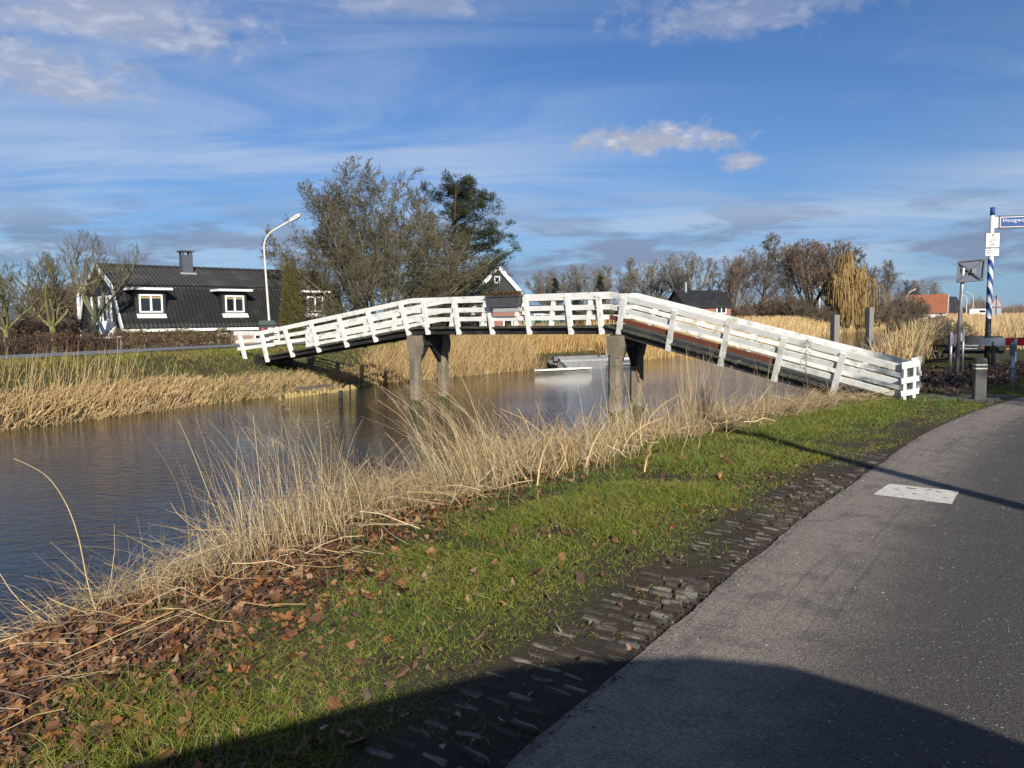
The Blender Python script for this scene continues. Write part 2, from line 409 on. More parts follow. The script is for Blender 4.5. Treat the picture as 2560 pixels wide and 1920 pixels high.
def text_mesh(body, size, material, ax, up, org, name='lettering', spacing=1.0, depth=.003):
    cu = bpy.data.curves.new('lettering', 'FONT'); cu.body = body; cu.size = size; cu.extrude = depth; cu.resolution_u = 3; cu.space_character = spacing
    tmp = bpy.data.objects.new('tmp', cu); COL.objects.link(tmp); bpy.context.view_layer.update()
    me = bpy.data.meshes.new_from_object(tmp.evaluated_get(bpy.context.evaluated_depsgraph_get()))
    bpy.data.objects.remove(tmp); bpy.data.curves.remove(cu)
    ax = Vector(ax).normalized(); up = Vector(up).normalized(); nz = ax.cross(up)
    M = Matrix(((ax[0], up[0], nz[0], org[0]), (ax[1], up[1], nz[1], org[1]), (ax[2], up[2], nz[2], org[2]), (0, 0, 0, 1)))
    me.transform(M); me.materials.clear(); me.materials.append(MATS[material]); me.name = name
    return obj(name, me)

def ribbons(paths, widths, side, tint, tip=True):
    """paths (N,K,3), widths (N,K), side (N,3), tint (N,3) -> V, quads, vertex tint"""
    N, K, _ = paths.shape
    off = side[:, None, :]*widths[:, :, None]*.5
    V = np.stack([paths-off, paths+off], 2).reshape(N*K*2, 3)
    b = (np.arange(N)*K*2)[:, None] + (np.arange(K-1)*2)[None, :]; b = b.ravel()
    Q = np.stack([b, b+1, b+3, b+2], 1)
    return V, Q, np.repeat(tint, K*2, 0)
def tubes(paths, radii, n):
    """paths (N,K,3), radii (N,K) -> V, quads"""
    N, K, _ = paths.shape
    d = np.gradient(paths, axis=1); d /= np.linalg.norm(d, axis=2, keepdims=True)+1e-9
    ref = np.array([.31, .87, .38]); a = np.cross(d, ref); a /= np.linalg.norm(a, axis=2, keepdims=True)+1e-9; b = np.cross(d, a)
    ang = np.arange(n)*2*math.pi/n
    V = paths[:, :, None, :] + radii[:, :, None, None]*(a[:, :, None, :]*np.cos(ang)[None, None, :, None] + b[:, :, None, :]*np.sin(ang)[None, None, :, None])
    base = (np.arange(N)*K*n)[:, None, None] + (np.arange(K-1)*n)[None, :, None]
    j = np.arange(n)[None, None, :]; j2 = (np.arange(n)+1) % n; j2 = j2[None, None, :]
    Q = np.stack([base+j, base+j2, base+n+j2, base+n+j], -1).reshape(-1, 4)
    return V.reshape(-1, 3), Q
def join(parts):
    Vs, Qs, Ts = [], [], []; o = 0
    for p in parts:
        Vs.append(p[0]); Qs.append(p[1]+o); o += len(p[0])
        if len(p) > 2: Ts.append(p[2])
    return np.concatenate(Vs), np.concatenate(Qs), (np.concatenate(Ts) if Ts else None)
def unit(v): return v/(np.linalg.norm(v, axis=-1, keepdims=True)+1e-9)
def pick(cols, N, jit=.18, rg=RG):
    c = np.asarray(cols, float)[rg.integers(0, len(cols), N)]
    return c*(1+rg.uniform(-jit, jit, (N, 1)))

# ------------------------------------------------------------------ terrain
FAR = np.array([(-1100, -1900), (-45, -42), (-22, -3), (-14, 11), (-11, 16.2), (-9.9, 18.1), (-8.2, 21.6), (-5.9, 25), (-4.7, 27.6), (-2.5, 30.2), (-.4, 33), (3, 36.2), (6.8, 40.5), (11, 47), (18, 58.5), (28, 76), (39, 95), (60, 125), (100, 175), (1300, 1700)], float)
NEAR = np.array([(-1000, -1800), (-30, -44), (-10, -8), (-6, -1), (-4.1, 3), (-3.35, 4.8), (-3.0, 6.1), (-2.45, 7.4), (-1.6, 9.0), (-.5, 10.4), (1.1, 11.9), (3.0, 13.5), (4.9, 15.3), (7, 17.6), (9.3, 20.5), (17, 33), (24, 46), (31, 60), (42, 78), (56, 100), (78, 128), (118, 174), (1330, 1690)], float)
ROADF = np.array([(-60, -62), (-30, -6), (-17.6, 22), (-15.6, 28), (-13.6, 34), (-9.6, 39.6), (-4.6, 46.6), (1.4, 55.2), (10.2, 70), (23, 93), (37, 113), (64, 143), (112, 192), (1150, 1640)], float)   # centre line of the far road
ROADN = np.array([(-20, -26), (-2.45, -.9), (-.01, 2.69), (.47, 3.38), (1.1, 4.3), (2.37, 6.12), (3.65, 7.78), (5.67, 10.5), (8.15, 13.15), (9.99, 14.93), (17, 21.5), (30, 35), (52, 58), (160, 190), (1400, 1650)], float)  # left edge of the near road
def smooth_poly(P, it=2):
    for _ in range(it):
        Q = [P[0]]
        for i in range(len(P)-1):
            Q += [P[i]*.75+P[i+1]*.25, P[i]*.25+P[i+1]*.75]
        Q.append(P[-1]); P = np.array(Q)
    return P
FARS, NEARS, ROADFS, ROADNS = (smooth_poly(p) for p in (FAR, NEAR, ROADF, ROADN))
def sdist(P, poly):
    """signed distance of points (n,2) to polyline, positive on the left"""
    P = np.asarray(P, float); best = np.full(len(P), 1e9); sg = np.ones(len(P))
    for a, b in zip(poly[:-1], poly[1:]):
        d = b-a; L2 = d@d; t = np.clip(((P-a)@d)/L2, 0, 1); q = P-(a+t[:, None]*d); ds = np.hypot(q[:, 0], q[:, 1])
        m = ds < best-1e-9; best[m] = ds[m]; sg[m] = np.sign(d[0]*q[m, 1]-d[1]*q[m, 0]+1e-12)
    return best*sg
def vnoise(P, sc, seed=0):
    """cheap smooth value noise in 2-D, -1..1"""
    x = P[:, 0]*sc+seed*17.3; y = P[:, 1]*sc+seed*9.1
    return (np.sin(x*1.3+1.7*np.sin(y*.9+seed))+np.sin(y*1.7+1.3*np.sin(x*1.1+2.1)))/2
def height(P):
    P = np.asarray(P, float)
    df = sdist(P, FARS); dn = -sdist(P, NEARS)
    zf = np.interp(df, [-3, -.3, 0, .2, .7, 1.5, 2.4, 3.3, 5], [-1.8, -1.0, -.66, -.36, -.12, .18, .46, .57, .6])
    rl = sdist(P, ROADFS)
    zf = np.where(rl > 1.9, np.interp(rl, [1.9, 2.6, 6, 40, 200], [.6, .58, .32, .15, 0]), zf)
    zf = np.where(np.abs(rl) < 1.9, np.minimum(zf, .585), zf)
    zn = np.interp(dn, [-3, -.4, 0, .25, .7, 1.3, 2.0, 2.8], [-1.8, -1.0, -.66, -.40, -.20, -.07, -.01, 0])
    rn = sdist(P, ROADNS)
    zn = zn + np.where(rn > .55, .03*vnoise(P, 1.9)*np.clip(dn, 0, 1)*np.clip((rn-.5)/.6, 0, 1), 0)
    zn = np.where(rn < .02, np.minimum(zn, -.035), zn)
    land_far = df > dn
    return np.where(land_far, zf, zn)
def H1(x, y): return float(height(np.array([[x, y]]))[0])
def resample(poly, step_fn):
    out = [poly[0]]
    for a, b in zip(poly[:-1], poly[1:]):
        L = np.linalg.norm(b-a); n = max(1, int(L/step_fn((a+b)/2)))
        out += [a+(b-a)*(i+1)/n for i in range(n)]
    return np.array(out)
def strip_ground(name, poly, offs, sgn, label_kind='structure'):
    st = lambda c: .5 if np.hypot(c[0], c[1]-15) < 45 else (4 if np.hypot(*c) < 250 else 200)
    C = resample(poly, st); T = unit(np.gradient(C, axis=0)); N = np.stack([-T[:, 1], T[:, 0]], 1)*sgn
    fixed = np.array([-.82, .57])*sgn
    rows = []
    for o in offs:
        w = np.clip((o-14)/40, 0, 1); d = unit(N*(1-w)+fixed*w); rows.append(C+d*o)
    P = np.stack(rows, 1); n, k, _ = P.shape; P = P.reshape(-1, 2)
    Z = height(P); V = np.concatenate([P, Z[:, None]], 1)
    i = (np.arange(n-1)*k)[:, None]+np.arange(k-1)[None, :]; i = i.ravel()
    Q = np.stack([i, i+k, i+k+1, i+1], 1)
    if sgn > 0: Q = Q[:, ::1]
    d = sdist(P, poly)*sgn
    green = np.array([.062, .072, .020]); straw = np.array([.13, .10, .045]); mud = np.array([.045, .034, .022])
    far = np.array([.075, .090, .028])
    w = np.clip((d-(.3 if sgn > 0 else 1.3))/(1.6 if sgn > 0 else .9), 0, 1)[:, None]; t = straw*.6*(1-w)+green*w
    w2 = np.clip((d-25)/30, 0, 1)[:, None]; t = t*(1-w2)+far*w2
    w3 = np.clip((.15-d)/.2, 0, 1)[:, None]; t = t*(1-w3)+mud*w3
    if sgn < 0:
        rn = sdist(P, ROADNS); w4 = np.clip((.75-rn)/.3, 0, 1)[:, None]*(P[:, 1:] < 12); t = t*(1-w4)+np.array([.042, .033, .024])*w4
    me = np_mesh(name, V, [Q], 'ground_soil', tint=t, smooth=True)
    o = obj(name, me); o['kind'] = 'structure'; return o
o_f = [-3, -1.2, -.4, -.12, 0, .1, .25, .45, .7, 1, 1.4, 1.8, 2.3, 2.8, 3.3, 4, 5, 6, 7, 8, 9, 10, 11, 12, 13, 14, 16, 19, 24, 35, 60, 120, 300, 1800]
o_n = [-3, -1.2, -.4, -.12, 0, .1, .25, .45, .7, 1, 1.3, 1.6, 2, 2.4, 2.8, 3.2, 3.6, 4, 4.5, 5, 5.6, 6.4, 8, 10, 13, 17, 24, 40, 100, 300, 1800]
strip_ground('far_bank_ground', FARS, o_f, 1)
strip_ground('near_bank_ground', NEARS, o_n, -1)
def strip_sheet(name, poly, o0, o1, z, material, n_across=2, ragged=0.):
    C = resample(poly, lambda c: (.07 if ragged and np.hypot(*c) < 17 else .5) if np.hypot(c[0], c[1]-15) < 45 else (4 if np.hypot(*c) < 250 else 200))
    T = unit(np.gradient(C, axis=0)); N = np.stack([-T[:, 1], T[:, 0]], 1)
    ls = np.linspace(o0, o1, n_across+1); k = len(ls)
    P = np.stack([C+N*l for l in ls], 1); n = len(C)
    if ragged: P[:, 0] += N*(ragged*(vnoise(C, 2.3, 3)*.5+vnoise(C, 7.1, 4)*.3+RG.uniform(-.3, .3, n)))[:, None]
    V = np.concatenate([P.reshape(-1, 2), np.full((n*k, 1), z)], 1)
    i = ((np.arange(n-1)*k)[:, None]+np.arange(k-1)[None, :]).ravel(); Q = np.stack([i, i+1, i+k+1, i+k], 1)
    s = np.concatenate([[0], np.cumsum(np.linalg.norm(np.diff(C, axis=0), axis=1))])
    UV = np.stack([np.tile(np.abs(ls-ls[0]) if o0 == 0 else ls, n), np.repeat(s, k)], 1)
    return tag(obj(name, np_mesh(name, V, [Q], material, uv=UV)), kind='structure')
tag(obj('canal_water', np_mesh('canal_water', np.array([(-1600, -1600, -.6), (2600, -1600, -.6), (2600, 2600, -.6), (-1600, 2600, -.6)], float), [np.array([(0, 1, 2, 3)])], 'canal_water')), kind='structure')
strip_sheet('far_road', ROADFS, -1.55, 1.55, .61, 'asphalt_far')
strip_sheet('near_road', ROADNS, 0, -5.2, .0, 'asphalt', 6, ragged=.018)
# lighter worn white block painted on the near road
def marking():
    c = [G(x, y, .004) for x, y in ((2223, 1209), (2398, 1228), (2379, 1260), (2183, 1236))]
    n = 14; V = []; 
    for j in range(n+1):
        for i in range(n+1):
            a, b = i/n, j/n; p = (c[0]*(1-a)+c[1]*a)*(1-b)+(c[3]*(1-a)+c[2]*a)*b
            if i in (0, n): p = p+np.array([rnd.uniform(-.006, .006), 0, 0])
            if j in (0, n): p = p+np.array([0, rnd.uniform(-.006, .006), 0])
            V.append(p)
    Q = [(j*(n+1)+i, j*(n+1)+i+1, (j+1)*(n+1)+i+1, (j+1)*(n+1)+i) for j in range(n) for i in range(n) if (i, j) not in ((4, 2), (5, 2), (8, 1))]
    V = np.array(V); V[:, 2] = .004
    tag(obj('road_marking', np_mesh('road_marking', V, [np.array(Q)], 'marking')), kind='structure')
marking()

# ------------------------------------------------------------------ the footbridge
TH = .575
BD = np.array([math.cos(TH), -math.sin(TH), 0]); BP = np.array([math.sin(TH), math.cos(TH), 0])   # along, across (away)
RK = np.array([2.273, 17.83, 0])
ZC, BL, BR, BLF, BW = 2.225, 6.0, 6.08, 6.15, 1.64
Z_RE, Z_LF = .66, 1.37
SPL = .22    # posts splay outwards by this much between fascia and top
HT = .98     # rail top above fascia bottom, measured along the post
def rail_z(s):
    if s <= -BL-BLF: return Z_LF - .02
    if s < -BL: return ZC + (Z_LF-ZC)*(-BL-s)/BLF
    if s <= 0: return ZC
    return ZC + (Z_RE-ZC)*s/BR
def slope_dir(s):
    e = .01; d = BD + np.array([0, 0, (rail_z(s+e)-rail_z(s-e))/(2*e)]); return d/np.linalg.norm(d)
def brail(s, h, side, inset=0.):
    """point on the plane of a railing: s along the bridge, h above fascia bottom, side 0 near / 1 far; inset towards the walkway"""
    w = SPL*(1-h/HT) + inset
    base = RK + BD*s + BP*(w if side == 0 else BW-w)
    sd = slope_dir(s); up = np.array([0, 0, 1.]) if abs(sd[2]) < .02 else np.cross(np.cross(sd, (0, 0, 1)), sd)
    up = up/np.linalg.norm(up)
    top = base.copy(); top[2] = rail_z(s)
    return top + up*(h-HT)
def build_bridge():
    t = thing('footbridge', 'black timber footbridge with white wooden railings arching over the canal on concrete piles', 'bridge', tuple(RK*[1, 1, 0]))
    RAILS = ((.97, .125), (.68, .105), (.44, .105))
    spans_n = [(-BL-BLF-1.42, -BL-BLF), (-BL-BLF, -BL), (-BL, 0), (0, BR)]
    posts_s = {0: [-BL-BLF-1.1, -BL-BLF-.02, -11.1, -9.93, -8.75, -7.6, -6.36, -5.55, -4.5, -3.42, -2.3, -1.12, -.3, .36, 1.58, 2.78, 3.92, 5.06],
               1: [-BL-BLF+.5, -10.4, -9.2, -8.0, -6.8, -5.7, -4.6, -3.5, -2.4, -1.3, -.35, .55, 1.75, 2.95, 4.15, 5.3]}
    seg = []                                           # rails are boards from post to post, joined at the kinks
    for side in (0, 1):
        for k, (hh, th) in enumerate(RAILS):
            for a, b in spans_n:
                if side == 1 and a < -BL-BLF-.1: continue
                if side == 1 and a < -BL-.1: a = a+.35
                cuts = [a] + ([a+(b-a)*.5] if b-a > 5 else []) + [b]
                if k == 0 and side == 0 and a == -BL: cuts = [a, -3.42+.04, -2.3-.04, b]
                if k == 2 and side == 0 and a == 0: cuts = [0, 3.92, b]
                for c0, c1 in zip(cuts[:-1], cuts[1:]):
                    if k == 0 and side == 0 and abs(c0+3.38) < .02: continue        # planter hangs in this gap
                    e = .003; p0 = brail(c0+e, hh, side, .045); p1 = brail(c1-e + ((HT-hh)*.25 if c1 == BR else 0), hh, side, .045)
                    out = unit(p1-p0); m = MB()
                    sidev = brail((c0+c1)/2, .2, side) - brail((c0+c1)/2, .9, side)
                    lean = BP*(1 if side == 0 else -1); n = lean - out*(lean@out); up = unit(np.cross(out, np.cross(sidev, out)))*-1
                    up = up if up[2] > 0 else -up
                    nn = np.cross(out, up)
                    m.box((p0+p1)/2-up*(th/2-.01), (np.linalg.norm(p1-p0)/2, .022, th/2), (out, nn, up))
                    mt = 'brown_board' if (k == 2 and side == 0 and c0 == 0) else ('shaded_white_paint' if a >= 0 or side == 1 else 'white_paint')
                    part(t, 'rail', m, mt, label='unpainted brown rail board' if mt == 'brown_board' else None)
    for side in (0, 1):
        for s in posts_s[side]:
            ext = -.0
            if side == 0 and s < -BL-BLF-.5: ext = -.12
            p0 = brail(s, ext, side); p1 = brail(s, HT-.05, side); m = MB()
            d = unit(p1-p0); out = slope_dir(s); nn = unit(np.cross(d, out)); out = np.cross(nn, d)
            m.box((p0+p1)/2, (.055, .044, np.linalg.norm(p1-p0)/2), (out, nn, d))
            # bolt head on the post foot
            f = -1 if side == 0 else 1
            bp = p0+d*.1+BP*f*.046; m.tube([bp, bp+BP*f*.012], .014, 6)
            part(t, 'post', m, 'shaded_white_paint' if s > .1 or side == 1 else 'white_paint')
    # returned end panels: extra post and three short boards
    def panel(s, side, d, L, rise, h0):
        base = brail(s, 0, side); ex = unit(np.array(d, float)); 
        z0 = base[2]
        for k, (hh, th) in enumerate(RAILS):
            p = brail(s, .97, side, -.03 if side == 0 else .0)-np.array([0, 0, .97-hh])
            q = p + ex*L + np.array([0, 0, rise]); m = MB(); m.beam(p-ex*.04, q, .035, th); part(t, 'rail', m, 'shaded_white_paint')
        for f in (.02, .62):
            p = brail(s, .97, side, .045) + ex*L*f; m = MB(); gz = H1(p[0], p[1])-.05 if s > 0 else p[2]-1.0
            m.beam((p[0], p[1], gz), (p[0], p[1], p[2]-.03+rise*f), .09, .07, up=ex); part(t, 'post', m, 'shaded_white_paint')
    panel(BR+.03, 0, (.97, .26, 0), .36, .05, 0)
    panel(BR+.03, 1, (.97, .26, 0), .22, .05, 0)
    panel(-BL-BLF+.33, 1, (.1, .99, 0), .30, .0, 0)
    # fascia beams, deck planks
    def axis_pt(s, w, h):
        p = RK + BD*s + BP*w; sd = slope_dir(s); up = unit(np.cross(np.cross(sd, (0, 0, 1)), sd)); p[2] = rail_z(s); return p+up*(h-HT)
    ends = [(-BL-BLF-.35, -BL), (-BL, 0), (0, BR-.1)]
    for a, b in ends:
        for w in (SPL+.08, BW/2, BW-SPL-.08):
            m = MB(); e = .02 if w == BW/2 else 0
            m.beam(axis_pt(a+.001, w, .075-e), axis_pt(b-.001, w, .075-e), .10, .15); part(t, 'beam', m, 'black_tar_wood')
    s = -BL-BLF-.4
    while s < BR-.02:
        m = MB(); c = axis_pt(s+.095, BW/2, .175+rnd.uniform(-.004, .004)); sd = slope_dir(s+.095); up = np.cross(BP*1., sd)
        up = up if up[2] > 0 else -up; e = rnd.uniform(-.012, .012)
        m.box(c, (.092, BW/2-SPL+.075+e, .024), (sd, BP, up)); part(t, 'plank', m, 'deck_wood'); s += .199
    # concrete piles with corbelled heads, cap beams and haunches
    for s0 in (-BL+.1, .12):
        zt = ZC-HT-.03
        for w, f in ((.06, -1), (1.28, 1)):
            p = RK + BD*s0 + BP*w; m = MB(); r = .145
            oct_ = [(-r, -r*.55), (-r*.55, -r), (r*.55, -r), (r, -r*.55), (r, r*.55), (r*.55, r), (-r*.55, r), (-r, r*.55)]
            m.prism(oct_, (p[0], p[1], -1.6), BD, BP, (0, 0, 1), zt-.42+1.6)
            head = [(-.155, .05), (-.14, .0), (.14, -.10), (.19, .16), (.15, .42), (-.155, .42)]
            m.prism([(a, b) for a, b in head], (p[0]-BP[0]*.15, p[1]-BP[1]*.15, zt-.42), BD, (0, 0, 1), BP, .30)
            part(t, 'pile', m, 'concrete_pile')
            mm = MB(); mm.prism([(a*1.06, b*1.06) for a, b in oct_], (p[0], p[1], -.66), BD, BP, (0, 0, 1), .12); part(t, 'pile_moss', mm, 'moss')
        m = MB(); a = RK+BD*s0+BP*-.02; b = RK+BD*s0+BP*(1.40); a[2] = b[2] = zt-.13; m.beam(a, b, .24, .30); part(t, 'cap_beam', m, 'black_tar_wood')
        for w, q in ((1.13, -1), (.22, 1)):
            c0 = RK+BD*s0+BP*w; m = MB(); m.prism([(0, 0), (0, .5), (q*.42, .5)], (c0[0]-BD[0]*.06, c0[1]-BD[1]*.06, zt-.78), BP, (0, 0, 1), BD, .12); part(t, 'haunch', m, 'black_tar_wood')
    # timber sill where the ramp meets the near bank
    p = RK+BD*(BR+.05); m = MB(); m.beam((*(p+BP*.1)[:2], -.12), (*(p+BP*1.5)[:2], -.12), .25, .3); part(t, 'sill', m, 'black_tar_wood')
    p = RK+BD*(-BL-BLF-.4); m = MB(); m.beam((*(p+BP*.1)[:2], .42), (*(p+BP*1.5)[:2], .42), .25, .3); part(t, 'sill', m, 'black_tar_wood')
    return t
build_bridge()

def planter():
    s0, s1 = -3.42+.06, -2.3-.06
    c = brail((s0+s1)/2, .80, 0, -.08); t = thing('planter_box', 'dark grey plastic planter of withered flowers hung on the bridge railing', 'planter', tuple(c))
    L = (s1-s0)/2; m = MB(); d = .13
    zt, zb = .15, -.12
    prof = [(-d, zt), (-d*.92, zt-.015), (-d*.7, zb), (d*.7, zb), (d*.92, zt-.015), (d, zt)]
    ex = -BP
    vs = []
    for sx, k in ((-1, 1), (1, 1)):
        for a, z in prof:
            q = (zt-z)/(zt-zb); vs.append(c+BD*sx*(L-.07*q)+ex*a+np.array([0, 0, z]))
    n = 6; m._add(vs, [tuple(range(n))[::-1], tuple(range(n, 2*n))]+[(i, i+1, n+i+1, n+i) for i in range(n-1)])
    part(t, 'box', m, 'planter_plastic')
    m = MB()
    for a in (-1, 1):
        m.beam(c+BD*(-L-.01)+ex*d*a+np.array([0, 0, zt]), c+BD*(L+.01)+ex*d*a+np.array([0, 0, zt]), .03, .03)
        m.beam(c+BD*L*a-ex*d+np.array([0, 0, zt+.001]), c+BD*L*a+ex*d+np.array([0, 0, zt+.001]), .03, .03)
    part(t, 'rim', m, 'planter_plastic')
    m = MB(); m.box(c+np.array([0, 0, zt-.03]), (L-.02, d*.85, .01), (BD, ex, np.array([0, 0, 1.]))); part(t, 'soil', m, 'rust')
    m = MB(); m.box(c+np.array([0, 0, zb-.05])+BD*.05, (L*.75, .05, .045), (BD, ex, np.array([0, 0, 1.]))); part(t, 'bracket', m, 'lead')
    N = 900; base = c+BD*RG.uniform(-L, L, (N, 1))+ex*RG.uniform(-.1, .14, (N, 1))+np.array([0, 0, zt-.02])
    hgt = RG.uniform(.06, .26, N); th = RG.uniform(0, 6.28, N); K = 4; f = np.linspace(0, 1, K)[None, :, None]
    lean = np.stack([np.cos(th), np.sin(th), np.zeros(N)], 1)*RG.uniform(.02, .14, (N, 1))
    P = base[:, None]+lean[:, None]*f**1.5+np.array([0, 0, 1])[None, None]*(hgt[:, None, None]*(f-.35*f**3))
    V, Q, T = ribbons(P, np.full((N, K), .017)*np.linspace(1, .6, K), unit(np.cross(lean, RG.normal(size=(N, 3)))), pick([(.13, .05, .03), (.10, .07, .03), (.06, .06, .02), (.18, .10, .06)], N))
    o = obj('withered_flowers', np_mesh('withered_flowers', V, [Q], 'straw', tint=T), t); o['kind'] = 'stuff'; here(t, o)
planter()

# ------------------------------------------------------------------ buildings
def tile_slope(t, name, A, B, up_vec, length, tw=.235, th=.33, amp=.016, parent=None, sub=5, material='roof_tile'):
    """pantile slope: A->B is the lower edge (world), up_vec the unit vector up the slope"""
    A, B, up_vec = (np.asarray(q, float) for q in (A, B, up_vec)); ax = B-A; L = np.linalg.norm(ax); ax = ax/L; n = np.cross(ax, up_vec)
    n = n if n[2] > 0 else -n
    nc = int(L/tw)*sub; rows = int(length/th)+1
    x = np.linspace(0, L, nc+1); ph = (x/tw) % 1; wave = np.where(ph < .62, np.sin(ph/.62*math.pi), -.35*np.sin((ph-.62)/.38*math.pi))*amp
    V = []; 
    for r in range(rows):
        for e in (0, 1):
            h = min((r+e)*th, length); lift = .028*(1-e)
            V.append(A[None]+ax[None]*x[:, None]+up_vec[None]*h+n[None]*(wave+lift)[:, None])
    V = np.concatenate(V); k = nc+1; i = ((np.arange(2*rows-1)*k)[:, None]+np.arange(nc)[None]).ravel(); Q = np.stack([i, i+1, i+k+1, i+k], 1)
    o = obj(name, np_mesh(name, V, [Q], material), t); o['kind'] = 'stuff'; here(t, o); return o
def window(t, c, ax, out, w, h, panes=2, frame=.07, parent_mat='trim_white', blind=False, bars=0):
    """window set in a wall: outer frame, casement panes; c centre on the wall plane"""
    c, ax, out = (np.asarray(q, float) for q in (c, ax, out)); up = np.array([0, 0, 1.])
    m = MB()
    for sg in (-1, 1):
        m.box(c+ax*sg*(w/2-frame/2)+out*.03, (frame/2, .05, h/2), (ax, out, up))
        m.box(c+up*sg*(h/2-frame/2)+out*.033, (w/2-frame, .048, frame/2), (ax, out, up))
    for i in range(1, panes): m.box(c+ax*(-w/2+w*i/panes)+out*.032, (frame*.6, .045, h/2-frame), (ax, out, up))
    f = part(t, 'window', m, parent_mat)
    for i in range(panes):
        a0 = -w/2+w*i/panes+frame*.8; a1 = -w/2+w*(i+1)/panes-frame*.8
        g = MB(); g.box(c+ax*(a0+a1)/2+out*.005, ((a1-a0)/2+.02, .006, h/2-frame*.8), (ax, out, up))
        p = g.build('pane', 'glass'); p.parent = f
        if blind:
            g = MB(); g.box(c+ax*(a0+a1)/2+out*.016+up*(h/2-frame-.07), ((a1-a0)/2, .004, .07), (ax, out, up)); q = g.build('blind', 'blind'); q.parent = f
        if bars:
            g = MB(); g.box(c+ax*(a0+a1)/2+out*.016+up*h*.2, ((a1-a0)/2, .01, .02), (ax, out, up)); q = g.build('glazing_bar', parent_mat); q.parent = f
    return f

